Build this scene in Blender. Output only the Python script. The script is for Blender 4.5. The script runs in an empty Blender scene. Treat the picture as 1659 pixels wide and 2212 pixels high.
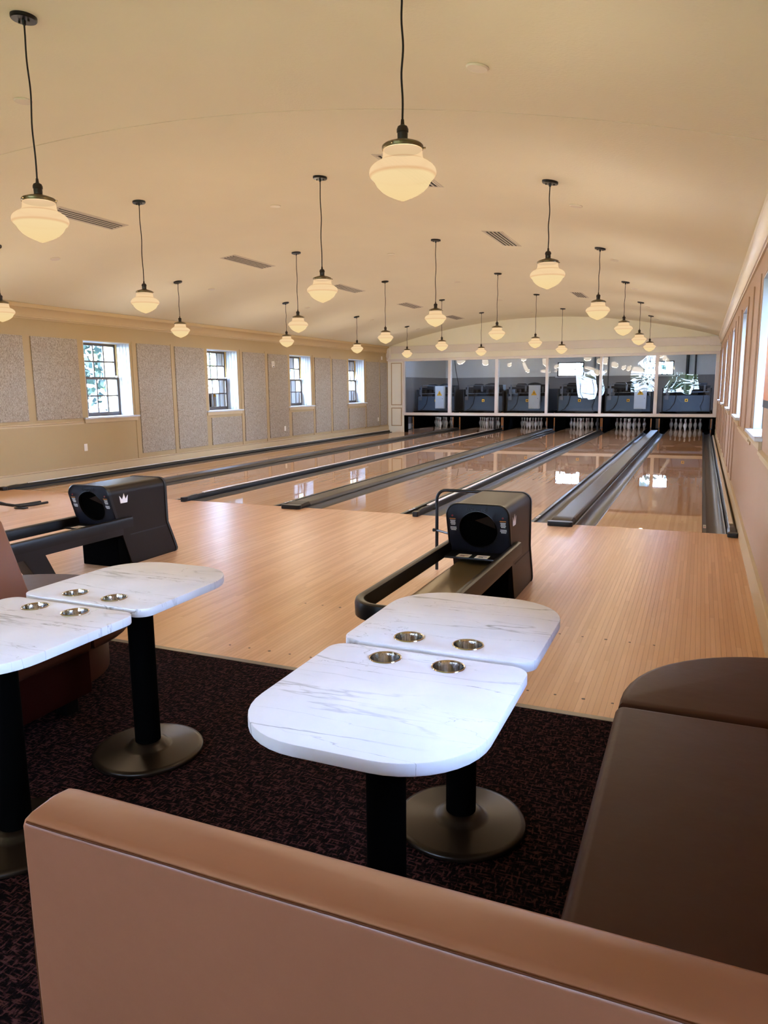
import bpy, bmesh, math, random
from mathutils import Vector, Matrix

random.seed(7)
SC = bpy.context.scene
COL = SC.collection
PI = math.pi

# ------------------------------------------------------------------ camera
cd = bpy.data.cameras.new('camera')
cam = bpy.data.objects.new('camera', cd)
COL.objects.link(cam)
cd.sensor_fit = 'HORIZONTAL'
cd.sensor_width = 36.0
cd.lens = 1586.44 / 1659 * 36.0
cd.clip_start = 0.05
cd.clip_end = 200
pit, yaw, rol = 0.168444, 0.405229, -0.0094326
Fv = Vector((-math.sin(yaw) * math.cos(pit), math.cos(yaw) * math.cos(pit), -math.sin(pit)))
Rv = Vector((math.cos(yaw), math.sin(yaw), 0))
Uv = Rv.cross(Fv)
R2 = Rv * math.cos(rol) + Uv * math.sin(rol)
U2 = -Rv * math.sin(rol) + Uv * math.cos(rol)
M = Matrix((R2, U2, -Fv)).transposed().to_4x4()
M.translation = Vector((-0.08567, -8.1431, 1.51437))
cam.matrix_world = M
SC.camera = cam

# ------------------------------------------------------------------ world, exposure
w = bpy.data.worlds.new('world')
SC.world = w
w.use_nodes = True
nt = w.node_tree
bg = nt.nodes['Background']
tc = nt.nodes.new('ShaderNodeTexCoord')
sx = nt.nodes.new('ShaderNodeSeparateXYZ')
rmp = nt.nodes.new('ShaderNodeValToRGB')
nt.links.new(tc.outputs['Generated'], sx.inputs[0])
nt.links.new(sx.outputs['Z'], rmp.inputs[0])
rmp.color_ramp.elements[0].color = (0.52, 0.69, 1.0, 1)
rmp.color_ramp.elements[1].color = (0.34, 0.52, 1.0, 1)
rmp.color_ramp.elements[1].position = 0.8
nt.links.new(rmp.outputs[0], bg.inputs[0])
bg.inputs[1].default_value = 76.0

PENDANT_POWER = 54.0         # watts of each bulb
PENDANT_GLOW = 0.63
vs = SC.view_settings
SC.display_settings.display_device = 'sRGB'
vs.view_transform = 'Standard'
vs.look = 'None'
vs.exposure = 0.55
vs.gamma = 1.0
vs.use_curve_mapping = False
cy = SC.cycles
cy.max_bounces = 10
cy.diffuse_bounces = 5
cy.glossy_bounces = 5
cy.transmission_bounces = 6
cy.transparent_max_bounces = 24
cy.caustics_reflective = False
cy.caustics_refractive = False
cy.sample_clamp_indirect = 6.0
cy.use_denoising = True


# ------------------------------------------------------------------ materials
def s2l(c):
    return tuple((x / 12.92 if x <= .04045 else ((x + .055) / 1.055) ** 2.4) for x in (v / 255 for v in c))


def new_mat(name):
    m = bpy.data.materials.new(name)
    m.use_nodes = True
    n = m.node_tree
    return m, n.nodes, n.links, n.nodes['Principled BSDF']


def mat(name, rgb, rough=.5, metal=0., var=.06, vscale=8., bump=0., bscale=60., coat=0., spec=.5, rvar=0.0):
    """plain surface with a little tone variation and optional fine relief"""
    m, N, L, b = new_mat(name)
    c = s2l(rgb)
    tcn = N.new('ShaderNodeTexCoord')
    nz = N.new('ShaderNodeTexNoise')
    nz.inputs['Scale'].default_value = vscale
    nz.inputs['Detail'].default_value = 4
    L.new(tcn.outputs['Object'], nz.inputs['Vector'])
    mx = N.new('ShaderNodeMix')
    mx.data_type = 'RGBA'
    mx.inputs[6].default_value = tuple(max(0, x * (1 - var)) for x in c) + (1,)
    mx.inputs[7].default_value = tuple(min(1, x * (1 + var)) for x in c) + (1,)
    L.new(nz.outputs['Fac'], mx.inputs[0])
    L.new(mx.outputs[2], b.inputs['Base Color'])
    b.inputs['Roughness'].default_value = rough
    b.inputs['Metallic'].default_value = metal
    b.inputs['Specular IOR Level'].default_value = spec
    b.inputs['Coat Weight'].default_value = coat
    if bump:
        n2 = N.new('ShaderNodeTexNoise')
        n2.inputs['Scale'].default_value = bscale
        n2.inputs['Detail'].default_value = 3
        L.new(tcn.outputs['Object'], n2.inputs['Vector'])
        bp = N.new('ShaderNodeBump')
        bp.inputs['Strength'].default_value = bump
        bp.inputs['Distance'].default_value = .01
        L.new(n2.outputs['Fac'], bp.inputs['Height'])
        L.new(bp.outputs[0], b.inputs['Normal'])
    return m


def ramp(N, stops):
    r = N.new('ShaderNodeValToRGB')
    e = r.color_ramp.elements
    e[0].position, e[0].color = stops[0][0], tuple(s2l(stops[0][1])) + (1,)
    e[1].position, e[1].color = stops[-1][0], tuple(s2l(stops[-1][1])) + (1,)
    for p, c in stops[1:-1]:
        q = e.new(p)
        q.color = tuple(s2l(c)) + (1,)
    return r


def plank_mat():
    m, N, L, b = new_mat('maple_plank')
    oi = N.new('ShaderNodeObjectInfo')
    tcn = N.new('ShaderNodeTexCoord')
    ad = N.new('ShaderNodeVectorMath')
    ad.operation = 'ADD'
    mul = N.new('ShaderNodeVectorMath')
    mul.operation = 'SCALE'
    mul.inputs[0].default_value = (13, 7, 3)
    L.new(oi.outputs['Random'], mul.inputs['Scale'])
    L.new(tcn.outputs['Object'], ad.inputs[0])
    L.new(mul.outputs[0], ad.inputs[1])
    mp = N.new('ShaderNodeMapping')
    mp.inputs['Scale'].default_value = (60, 2.2, 10)
    L.new(ad.outputs[0], mp.inputs[0])
    nz = N.new('ShaderNodeTexNoise')
    nz.inputs['Scale'].default_value = 1.0
    nz.inputs['Detail'].default_value = 5
    L.new(mp.outputs[0], nz.inputs['Vector'])
    # tone changes along the length where one strip of timber meets the next
    sp = N.new('ShaderNodeSeparateXYZ')
    L.new(ad.outputs[0], sp.inputs[0])
    f1 = N.new('ShaderNodeMath'); f1.operation = 'FLOOR'
    m1 = N.new('ShaderNodeMath'); m1.operation = 'MULTIPLY'; m1.inputs[1].default_value = .8
    L.new(sp.outputs['Y'], m1.inputs[0]); L.new(m1.outputs[0], f1.inputs[0])
    a1 = N.new('ShaderNodeMath'); a1.operation = 'MULTIPLY_ADD'; a1.inputs[1].default_value = 91.7
    L.new(oi.outputs['Random'], a1.inputs[0]); L.new(f1.outputs[0], a1.inputs[2])
    wn = N.new('ShaderNodeTexWhiteNoise'); wn.noise_dimensions = '1D'
    L.new(a1.outputs[0], wn.inputs['W'])
    s = N.new('ShaderNodeMath'); s.operation = 'MULTIPLY_ADD'; s.inputs[1].default_value = .55
    L.new(wn.outputs['Value'], s.inputs[0])
    h = N.new('ShaderNodeMath'); h.operation = 'MULTIPLY'; h.inputs[1].default_value = .5
    L.new(nz.outputs['Fac'], h.inputs[0]); L.new(h.outputs[0], s.inputs[2])
    r = ramp(N, [(.1, (196, 147, 106)), (.45, (206, 158, 117)), (.8, (216, 171, 131))])
    L.new(s.outputs[0], r.inputs[0])
    L.new(r.outputs[0], b.inputs['Base Color'])
    b.inputs['Roughness'].default_value = .34
    b.inputs['Specular IOR Level'].default_value = .42
    return m


def lane_mat():
    m, N, L, b = new_mat('lane_maple')
    tcn = N.new('ShaderNodeTexCoord')
    sp = N.new('ShaderNodeSeparateXYZ')
    L.new(tcn.outputs['Object'], sp.inputs[0])
    d = N.new('ShaderNodeMath'); d.operation = 'DIVIDE'; d.inputs[1].default_value = .027354
    L.new(sp.outputs['X'], d.inputs[0])
    f = N.new('ShaderNodeMath'); f.operation = 'FLOOR'
    L.new(d.outputs[0], f.inputs[0])
    # each strip breaks along its length
    wn0 = N.new('ShaderNodeTexWhiteNoise'); wn0.noise_dimensions = '1D'
    L.new(f.outputs[0], wn0.inputs['W'])
    y1 = N.new('ShaderNodeMath'); y1.operation = 'MULTIPLY_ADD'; y1.inputs[1].default_value = .7
    L.new(sp.outputs['Y'], y1.inputs[0]); L.new(wn0.outputs['Value'], y1.inputs[2])
    yf = N.new('ShaderNodeMath'); yf.operation = 'FLOOR'
    L.new(y1.outputs[0], yf.inputs[0])
    cb = N.new('ShaderNodeCombineXYZ')
    L.new(f.outputs[0], cb.inputs[0]); L.new(yf.outputs[0], cb.inputs[1])
    wn = N.new('ShaderNodeTexWhiteNoise'); wn.noise_dimensions = '3D'
    L.new(cb.outputs[0], wn.inputs['Vector'])
    mp = N.new('ShaderNodeMapping')
    mp.inputs['Scale'].default_value = (60, 1.6, 10)
    L.new(tcn.outputs['Object'], mp.inputs[0])
    nz = N.new('ShaderNodeTexNoise'); nz.inputs['Scale'].default_value = 1; nz.inputs['Detail'].default_value = 4
    L.new(mp.outputs[0], nz.inputs['Vector'])
    s = N.new('ShaderNodeMath'); s.operation = 'MULTIPLY_ADD'; s.inputs[1].default_value = .5
    L.new(wn.outputs['Value'], s.inputs[0])
    h = N.new('ShaderNodeMath'); h.operation = 'MULTIPLY'; h.inputs[1].default_value = .5
    L.new(nz.outputs['Fac'], h.inputs[0]); L.new(h.outputs[0], s.inputs[2])
    r = ramp(N, [(.1, (188, 145, 110)), (.5, (202, 160, 124)), (.9, (212, 172, 136))])
    L.new(s.outputs[0], r.inputs[0])
    L.new(r.outputs[0], b.inputs['Base Color'])
    b.inputs['Roughness'].default_value = .2
    b.inputs['Coat Weight'].default_value = 1.0
    b.inputs['Coat Roughness'].default_value = .012
    b.inputs['Specular IOR Level'].default_value = 0.0
    b.inputs['Coat IOR'].default_value = 1.6
    return m


def carpet_mat():
    m, N, L, b = new_mat('patterned_carpet')
    tcn = N.new('ShaderNodeTexCoord')
    outs = []
    for sc_, sd in (((27, 112, 1), 0.0), ((112, 34, 1), 5.3)):
        mp = N.new('ShaderNodeMapping')
        mp.inputs['Scale'].default_value = sc_
        mp.inputs['Location'].default_value = (sd, sd, 0)
        L.new(tcn.outputs['Object'], mp.inputs[0])
        nz = N.new('ShaderNodeTexNoise'); nz.inputs['Scale'].default_value = 1; nz.inputs['Detail'].default_value = 3
        L.new(mp.outputs[0], nz.inputs['Vector'])
        outs.append(nz.outputs['Fac'])
    mxn = N.new('ShaderNodeMath'); mxn.operation = 'MAXIMUM'
    L.new(outs[0], mxn.inputs[0]); L.new(outs[1], mxn.inputs[1])
    r = ramp(N, [(.50, (9, 4, 7)), (.56, (40, 22, 24)), (.64, (86, 51, 49))])
    L.new(mxn.outputs[0], r.inputs[0])
    fz = N.new('ShaderNodeTexNoise'); fz.inputs['Scale'].default_value = 420
    L.new(tcn.outputs['Object'], fz.inputs['Vector'])
    mm = N.new('ShaderNodeMix'); mm.data_type = 'RGBA'; mm.blend_type = 'MULTIPLY'; mm.inputs[0].default_value = .7
    L.new(r.outputs[0], mm.inputs[6]); L.new(fz.outputs['Color'], mm.inputs[7])
    L.new(mm.outputs[2], b.inputs['Base Color'])
    b.inputs['Roughness'].default_value = 1.0
    b.inputs['Specular IOR Level'].default_value = .05
    bp = N.new('ShaderNodeBump'); bp.inputs['Strength'].default_value = .6; bp.inputs['Distance'].default_value = .004
    L.new(fz.outputs['Fac'], bp.inputs['Height'])
    L.new(bp.outputs[0], b.inputs['Normal'])
    return m


def marble_mat():
    m, N, L, b = new_mat('veined_quartz')
    tcn = N.new('ShaderNodeTexCoord')
    oi = N.new('ShaderNodeObjectInfo')
    ad = N.new('ShaderNodeVectorMath'); ad.operation = 'ADD'
    sc_ = N.new('ShaderNodeVectorMath'); sc_.operation = 'SCALE'; sc_.inputs[0].default_value = (9, 5, 0)
    L.new(oi.outputs['Random'], sc_.inputs['Scale'])
    L.new(tcn.outputs['Object'], ad.inputs[0]); L.new(sc_.outputs[0], ad.inputs[1])
    tot = None
    for rotz, scl, wd, sd in ((.16, (.62, 4.6, 1), .0085, 0), (.05, (.85, 6.5, 1), .0032, 4.1), (-.35, (1.6, 3.4, 1), .0014, 8.7)):
        mp = N.new('ShaderNodeMapping')
        mp.inputs['Rotation'].default_value = (0, 0, rotz)
        mp.inputs['Scale'].default_value = scl
        mp.inputs['Location'].default_value = (sd, sd * 1.7, 0)
        L.new(ad.outputs[0], mp.inputs[0])
        nz = N.new('ShaderNodeTexNoise'); nz.inputs['Scale'].default_value = 1; nz.inputs['Detail'].default_value = 9
        nz.inputs['Roughness'].default_value = .5
        L.new(mp.outputs[0], nz.inputs['Vector'])
        s1 = N.new('ShaderNodeMath'); s1.operation = 'SUBTRACT'; s1.inputs[1].default_value = .5
        L.new(nz.outputs['Fac'], s1.inputs[0])
        ab = N.new('ShaderNodeMath'); ab.operation = 'ABSOLUTE'
        L.new(s1.outputs[0], ab.inputs[0])
        mr = N.new('ShaderNodeMapRange'); mr.inputs['From Min'].default_value = 0; mr.inputs['From Max'].default_value = wd
        mr.inputs['To Min'].default_value = 1; mr.inputs['To Max'].default_value = 0
        L.new(ab.outputs[0], mr.inputs['Value'])
        mk = N.new('ShaderNodeTexNoise'); mk.inputs['Scale'].default_value = 1.1; mk.inputs['Detail'].default_value = 1
        L.new(mp.outputs[0], mk.inputs['Vector'])
        m2 = N.new('ShaderNodeMapRange'); m2.inputs['From Min'].default_value = .41; m2.inputs['From Max'].default_value = .60
        L.new(mk.outputs['Fac'], m2.inputs['Value'])
        pr = N.new('ShaderNodeMath'); pr.operation = 'MULTIPLY'
        L.new(mr.outputs[0], pr.inputs[0]); L.new(m2.outputs[0], pr.inputs[1])
        if tot is None:
            tot = pr
        else:
            t2 = N.new('ShaderNodeMath'); t2.operation = 'MAXIMUM'
            L.new(tot.outputs[0], t2.inputs[0]); L.new(pr.outputs[0], t2.inputs[1]); tot = t2
    cl = N.new('ShaderNodeTexNoise'); cl.inputs['Scale'].default_value = 7; cl.inputs['Detail'].default_value = 5
    L.new(ad.outputs[0], cl.inputs['Vector'])
    r0 = ramp(N, [(.3, (216, 214, 219)), (.7, (226, 223, 228))])
    L.new(cl.outputs['Fac'], r0.inputs[0])
    mx = N.new('ShaderNodeMix'); mx.data_type = 'RGBA'
    sc3 = N.new('ShaderNodeMath'); sc3.operation = 'MULTIPLY'; sc3.inputs[1].default_value = .62
    L.new(tot.outputs[0], sc3.inputs[0])
    L.new(sc3.outputs[0], mx.inputs[0])
    L.new(r0.outputs[0], mx.inputs[6])
    mx.inputs[7].default_value = s2l((92, 84, 80)) + (1,)
    L.new(mx.outputs[2], b.inputs['Base Color'])
    b.inputs['Roughness'].default_value = .6
    b.inputs['Specular IOR Level'].default_value = .22
    return m


def steel_mat():
    m, N, L, b = new_mat('reflection_striped_steel')
    tcn = N.new('ShaderNodeTexCoord')
    mp = N.new('ShaderNodeMapping'); mp.inputs['Scale'].default_value = (160, 160, 0)
    L.new(tcn.outputs['Object'], mp.inputs[0])
    nz = N.new('ShaderNodeTexNoise'); nz.inputs['Scale'].default_value = 1; nz.inputs['Detail'].default_value = 4
    L.new(mp.outputs[0], nz.inputs['Vector'])
    r = ramp(N, [(.3, (120, 116, 112)), (.7, (226, 224, 222))])  # stripes in the base colour imitate reflections inside the cups
    L.new(nz.outputs['Fac'], r.inputs[0]); L.new(r.outputs[0], b.inputs['Base Color'])
    b.inputs['Metallic'].default_value = 1
    b.inputs['Roughness'].default_value = .2
    bp = N.new('ShaderNodeBump'); bp.inputs['Strength'].default_value = .05; bp.inputs['Distance'].default_value = .002
    L.new(nz.outputs['Fac'], bp.inputs['Height']); L.new(bp.outputs[0], b.inputs['Normal'])
    return m


def felt_mat():
    m, N, L, b = new_mat('grey_acoustic_felt')
    tcn = N.new('ShaderNodeTexCoord')
    mp = N.new('ShaderNodeMapping'); mp.inputs['Scale'].default_value = (60, 90, 40)
    L.new(tcn.outputs['Object'], mp.inputs[0])
    nz = N.new('ShaderNodeTexNoise'); nz.inputs['Scale'].default_value = 1; nz.inputs['Detail'].default_value = 6
    nz.inputs['Roughness'].default_value = .7
    L.new(mp.outputs[0], nz.inputs['Vector'])
    r = ramp(N, [(.36, (122, 110, 96)), (.5, (160, 147, 130)), (.64, (186, 174, 158))])
    L.new(nz.outputs['Fac'], r.inputs[0])
    L.new(r.outputs[0], b.inputs['Base Color'])
    b.inputs['Roughness'].default_value = 1
    b.inputs['Specular IOR Level'].default_value = .1
    bp = N.new('ShaderNodeBump'); bp.inputs['Strength'].default_value = .4; bp.inputs['Distance'].default_value = .004
    L.new(nz.outputs['Fac'], bp.inputs['Height']); L.new(bp.outputs[0], b.inputs['Normal'])
    return m


def glass_mat(name, refl, tint=(1, 1, 1), wobble=0.):
    m, N, L, b = new_mat(name)
    N.remove(b)
    out = N['Material Output']
    t = N.new('ShaderNodeBsdfTransparent'); t.inputs[0].default_value = tint + (1,)
    g = N.new('ShaderNodeBsdfGlossy'); g.inputs['Roughness'].default_value = 0.0
    g.inputs[0].default_value = (1, 1, 1, 1)
    mx = N.new('ShaderNodeMixShader')
    lw = N.new('ShaderNodeFresnel'); lw.inputs['IOR'].default_value = 1.32
    ma = N.new('ShaderNodeMath'); ma.operation = 'MAXIMUM'; ma.inputs[1].default_value = refl
    L.new(lw.outputs[0], ma.inputs[0])
    L.new(ma.outputs[0], mx.inputs[0])
    L.new(t.outputs[0], mx.inputs[1]); L.new(g.outputs[0], mx.inputs[2])
    if wobble:
        tcn = N.new('ShaderNodeTexCoord')
        nz = N.new('ShaderNodeTexNoise'); nz.inputs['Scale'].default_value = .9; nz.inputs['Detail'].default_value = 1
        L.new(tcn.outputs['Object'], nz.inputs['Vector'])
        bp = N.new('ShaderNodeBump'); bp.inputs['Strength'].default_value = 1; bp.inputs['Distance'].default_value = wobble
        L.new(nz.outputs['Fac'], bp.inputs['Height'])
        L.new(bp.outputs[0], g.inputs['Normal'])
    L.new(mx.outputs[0], out.inputs[0])
    return m


def globe_mat():
    """opal lamp glass: glows softly and lets the light of the bulb inside through"""
    m, N, L, b = new_mat('opal_glass')
    N.remove(b)
    out = N['Material Output']
    em = N.new('ShaderNodeEmission')
    geo = N.new('ShaderNodeTexCoord')
    sp = N.new('ShaderNodeSeparateXYZ')
    L.new(geo.outputs['Object'], sp.inputs[0])
    mr = N.new('ShaderNodeMapRange'); mr.inputs['From Min'].default_value = -.14; mr.inputs['From Max'].default_value = .09
    L.new(sp.outputs['Z'], mr.inputs['Value'])
    r = N.new('ShaderNodeValToRGB')
    e = r.color_ramp.elements
    e[0].position, e[0].color = 0, (1.0, .72, .35, 1)
    e[1].position, e[1].color = 1, (1.0, .66, .38, 1)
    for p_, c_ in ((.44, (1.0, .76, .40, 1)), (.48, (.86, .52, .26, 1)), (.52, (1.0, .70, .40, 1)), (.71, (1.0, .72, .40, 1)), (.745, (.80, .48, .24, 1)), (.79, (1.0, .70, .38, 1))):  # darker stops paint shading lines at neck and brim into the glow
        q_ = e.new(p_)
        q_.color = c_
    L.new(mr.outputs[0], r.inputs[0])
    L.new(r.outputs[0], em.inputs[0]); em.inputs[1].default_value = PENDANT_GLOW
    t = N.new('ShaderNodeBsdfTransparent'); t.inputs[0].default_value = (1, .96, .9, 1)
    mx = N.new('ShaderNodeMixShader'); mx.inputs[0].default_value = .2
    L.new(em.outputs[0], mx.inputs[1]); L.new(t.outputs[0], mx.inputs[2])
    L.new(mx.outputs[0], out.inputs[0])
    return m


def emit_mat(name, rgb, k):
    m, N, L, b = new_mat(name)
    b.inputs['Base Color'].default_value = s2l(rgb) + (1,)
    b.inputs['Emission Color'].default_value = s2l(rgb) + (1,)
    b.inputs['Emission Strength'].default_value = k
    return m


def pin_mat():
    m, N, L, b = new_mat('pin_enamel')
    tcn = N.new('ShaderNodeTexCoord')
    sp = N.new('ShaderNodeSeparateXYZ'); L.new(tcn.outputs['Object'], sp.inputs[0])
    r = N.new('ShaderNodeValToRGB'); r.color_ramp.interpolation = 'CONSTANT'
    e = r.color_ramp.elements
    W_, RD = s2l((226, 224, 220)) + (1,), s2l((150, 20, 24)) + (1,)
    e[0].position, e[0].color = 0, W_
    e[1].position, e[1].color = .236, RD
    for p, c in ((.246, W_), (.258, RD), (.268, W_)):
        q = e.new(p); q.color = c
    L.new(sp.outputs['Z'], r.inputs[0]); L.new(r.outputs[0], b.inputs['Base Color'])
    b.inputs['Roughness'].default_value = .25
    return m


def foliage_mat(name, a, c):
    m, N, L, b = new_mat(name)
    tcn = N.new('ShaderNodeTexCoord')
    nz = N.new('ShaderNodeTexNoise'); nz.inputs['Scale'].default_value = 3; nz.inputs['Detail'].default_value = 5
    L.new(tcn.outputs['Object'], nz.inputs['Vector'])
    r = ramp(N, [(.3, a), (.7, c)])
    L.new(nz.outputs['Fac'], r.inputs[0]); L.new(r.outputs[0], b.inputs['Base Color'])
    b.inputs['Roughness'].default_value = .7
    return m


CREAM = (171, 147, 106)
MT = dict(
    wall=mat('cream_wall_paint', CREAM, .75, var=.02, vscale=3, bump=.05, bscale=90),
    wall_b=mat('warm_wall_paint', (176, 146, 121), .75, var=.02, vscale=3, bump=.05, bscale=90),
    trim=mat('cream_trim_paint', (188, 163, 124), .5, var=.02, vscale=4),
    white=mat('white_trim_paint', (224, 216, 206), .45, var=.02, vscale=4),
    jamb=mat('white_jamb_paint', (196, 200, 202), .4, var=.02, vscale=5),
    ceil=mat('ceiling_plaster', (240, 236, 218), .85, var=.03, vscale=1.5, bump=.25, bscale=55),
    joint=mat('dark_joint', (70, 52, 36), .9),
    gap=mat('board_gap', (112, 76, 48), .9),
    plank=plank_mat(), lane=lane_mat(), carpet=carpet_mat(), marble=marble_mat(), felt=felt_mat(),
    pane=glass_mat('window_glass', .06, (.96, .98, .98)),
    bigpane=glass_mat('partition_glass', .02, (.86, .90, .92), wobble=.012),
    globe=globe_mat(),
    bronze=mat('dark_bronze', (50, 42, 34), .4, metal=.6, var=.1, vscale=30),
    brass=mat('aged_brass', (104, 90, 62), .35, metal=.8, var=.1, vscale=30),
    cord=mat('black_cloth_cord', (22, 18, 16), .8),
    sash=mat('bronze_window_sash', (78, 68, 60), .45, var=.05),
    black=mat('black_plastic', (10, 9, 9), .35, var=.1, vscale=20, spec=.35),
    blackm=mat('matt_black', (2, 2, 2), .9, var=.1, vscale=20, spec=.02),
    rubber=mat('black_rubber', (16, 14, 14), .55),
    hood=mat('dark_brown_hood', (27, 18, 13), .40, metal=.1, var=.05, vscale=30, spec=.22),
    navy=mat('navy_face_panel', (9, 10, 19), .5, var=.08, spec=.3),
    rack=mat('ball_rack_bronze', (19, 14, 11), .34, metal=.1, var=.06, vscale=20, spec=.3),
    tray=mat('olive_tray', (118, 100, 68), .32, metal=.5, var=.06, vscale=10),
    gutter=mat('gutter_grey', (62, 57, 52), .42, metal=.25, var=.06, vscale=12),
    cap=mat('divider_cap', (72, 62, 50), .42, metal=.5, var=.05, vscale=6),
    strip=mat('pale_light_strip', (226, 214, 204), .35),
    clear=glass_mat('clear_nose', .12, (.75, .72, .7)),
    steel=steel_mat(),
    chrome=mat('polished_rim', (205, 190, 165), .12, metal=1., var=.02),
    basem=mat('pedestal_bronze', (36, 25, 16), .33, metal=.5, var=.06, vscale=14),
    tan=mat('tan_vinyl', (136, 84, 57), .40, var=.05, vscale=5, bump=.16, bscale=11, spec=.55),
    brown=mat('brown_vinyl', (61, 29, 16), .46, var=.06, vscale=6, bump=.16, bscale=9, spec=.18),
    red=mat('dark_red_vinyl', (34, 5, 3), .6, var=.05, vscale=6, bump=.1, bscale=220, spec=.05),
    piping=mat('vinyl_piping', (84, 50, 34), .9, spec=.0),
    plinth=mat('dark_plinth', (8, 6, 6), .8, spec=.1),
    metaltrim=mat('carpet_edge_metal', (112, 104, 94), .35, metal=.8, var=.06, vscale=40),
    plate=mat('white_plastic', (226, 218, 204), .4),
    vent=mat('vent_white', (206, 198, 186), .5),
    ventd=mat('vent_slot', (30, 28, 27), .8),
    slate=mat('slate_machine_panel', (66, 78, 90), .4, metal=.3, var=.12, vscale=4),
    mech=mat('machine_black', (26, 27, 30), .45, metal=.4, var=.3, vscale=9),
    mech2=mat('machine_grey', (98, 100, 104), .4, metal=.6, var=.2, vscale=9),
    yellow=mat('warning_yellow', (240, 178, 30), .5),
    boxw=mat('control_box_white', (206, 206, 202), .4, var=.03),
    ply=mat('kickback_wood', (176, 112, 58), .5, var=.18, vscale=14),
    roomlo=mat('back_room_grey', (120, 116, 114), .8, var=.03),
    roomhi=mat('back_room_pale', (200, 198, 194), .8, var=.03),
    pin=pin_mat(),
    silver=mat('silver_emblem', (240, 236, 232), .5),
    ink=mat('black_ink', (8, 8, 10), .6),
    label=mat('printed_label', (240, 236, 232), .6),
    lettering=mat('white_lettering', (210, 208, 206), .5),
    orange=mat('orange_print', (190, 120, 50), .5),
    redl=mat('red_button', (120, 30, 30), .3),
    green=mat('green_print', (70, 110, 80), .5),
    lobby=mat('lobby_paint', (120, 98, 80), .8), lawn=mat('lawn_grass', (112, 140, 58), .9, var=.3, vscale=1.5),
    tube=emit_mat('added_pin_lamp', (235, 240, 255), 14.0), tube2=emit_mat('added_room_lamp', (255, 240, 222), 110.0),  # emitters of the added pin and machine-room tubes
    screen=emit_mat('screen_glow', (190, 110, 50), .12),
    exitm=emit_mat('exit_glow', (255, 20, 40), 6.0),
    stone=mat('cream_brick_face', (236, 206, 140), .8, var=.08, vscale=9, bump=.2, bscale=60),
    ground=mat('asphalt_ground', (44, 48, 54), .9, var=.1, vscale=2),
    bark=mat('tree_bark', (96, 78, 64), .9, var=.2, vscale=12, bump=.5, bscale=30),
    leafa=foliage_mat('leaf_green', (18, 38, 32), (44, 64, 46)),
    leafb=foliage_mat('leaf_yellow', (84, 100, 34), (128, 138, 62)),
    dot=mat('floor_dot_brown', (74, 48, 32), .4),
)

# ------------------------------------------------------------------ mesh helpers


class MB:
    def __init__(s, xf=None):
        s.v, s.f, s.xf = [], [], xf

    def add(s, vs_, fs):
        o = len(s.v)
        s.v += [tuple(s.xf(p)) if s.xf else tuple(p) for p in vs_]
        s.f += [tuple(i + o for i in f) for f in fs]
        return s

    def box(s, x0, x1, y0, y1, z0, z1):
        return s.add([(x0, y0, z0), (x1, y0, z0), (x1, y1, z0), (x0, y1, z0), (x0, y0, z1), (x1, y0, z1), (x1, y1, z1), (x0, y1, z1)],
                     [(0, 3, 2, 1), (4, 5, 6, 7), (0, 1, 5, 4), (1, 2, 6, 5), (2, 3, 7, 6), (3, 0, 4, 7)])

    def prism(s, poly, a0, a1, axis='z'):
        """extrude a 2D outline: axis z -> (x,y), axis y -> (x,z), axis x -> (y,z)"""
        n = len(poly)

        def P(p, a):
            return {'z': (p[0], p[1], a), 'y': (p[0], a, p[1]), 'x': (a, p[0], p[1])}[axis]
        vs_ = [P(p, a0) for p in poly] + [P(p, a1) for p in poly]
        fs = [tuple(range(n - 1, -1, -1)), tuple(range(n, 2 * n))]
        fs += [(i, (i + 1) % n, n + (i + 1) % n, n + i) for i in range(n)]
        return s.add(vs_, fs)

    def loft(s, rings, caps=True):
        n = len(rings[0])
        vs_ = [p for r in rings for p in r]
        fs = []
        for k in range(len(rings) - 1):
            fs += [(k * n + i, k * n + (i + 1) % n, (k + 1) * n + (i + 1) % n, (k + 1) * n + i) for i in range(n)]
        if caps:
            fs += [tuple(range(n - 1, -1, -1)), tuple(range((len(rings) - 1) * n, len(rings) * n))]
        return s.add(vs_, fs)

    def lathe(s, prof, c, n=24, axis='z', caps=True):
        rings = []
        for r, h in prof:
            ring = []
            for i in range(n):
                a = 2 * PI * i / n
                u, v_ = r * math.cos(a), r * math.sin(a)
                ring.append({'z': (c[0] + u, c[1] + v_, c[2] + h), 'y': (c[0] + u, c[1] + h, c[2] + v_), 'x': (c[0] + h, c[1] + u, c[2] + v_)}[axis])
            rings.append(ring)
        return s.loft(rings, caps)

    def tube(s, pts, r, n=8):
        pts = [Vector(p) for p in pts]
        rings = []
        prev = None
        for i, p in enumerate(pts):
            t = (pts[min(i + 1, len(pts) - 1)] - pts[max(i - 1, 0)]).normalized()
            ref = prev if prev is not None else (Vector((0, 0, 1)) if abs(t.z) < .9 else Vector((1, 0, 0)))
            a = t.cross(ref).normalized()
            b_ = a.cross(t).normalized()
            prev = b_
            rings.append([tuple(p + (a * math.cos(2 * PI * k / n) + b_ * math.sin(2 * PI * k / n)) * r) for k in range(n)])
        return s.loft(rings)

    def sweep(s, pts, prof, up=Vector((0, 0, 1))):
        """sweep a 2D profile (sideways, up) along a path"""
        pts = [Vector(p) for p in pts]
        rings = []
        for i, p in enumerate(pts):
            t = (pts[min(i + 1, len(pts) - 1)] - pts[max(i - 1, 0)]).normalized()
            a = t.cross(up).normalized()
            rings.append([tuple(p + a * q[0] + up * q[1]) for q in prof])
        return s.loft(rings)


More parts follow.
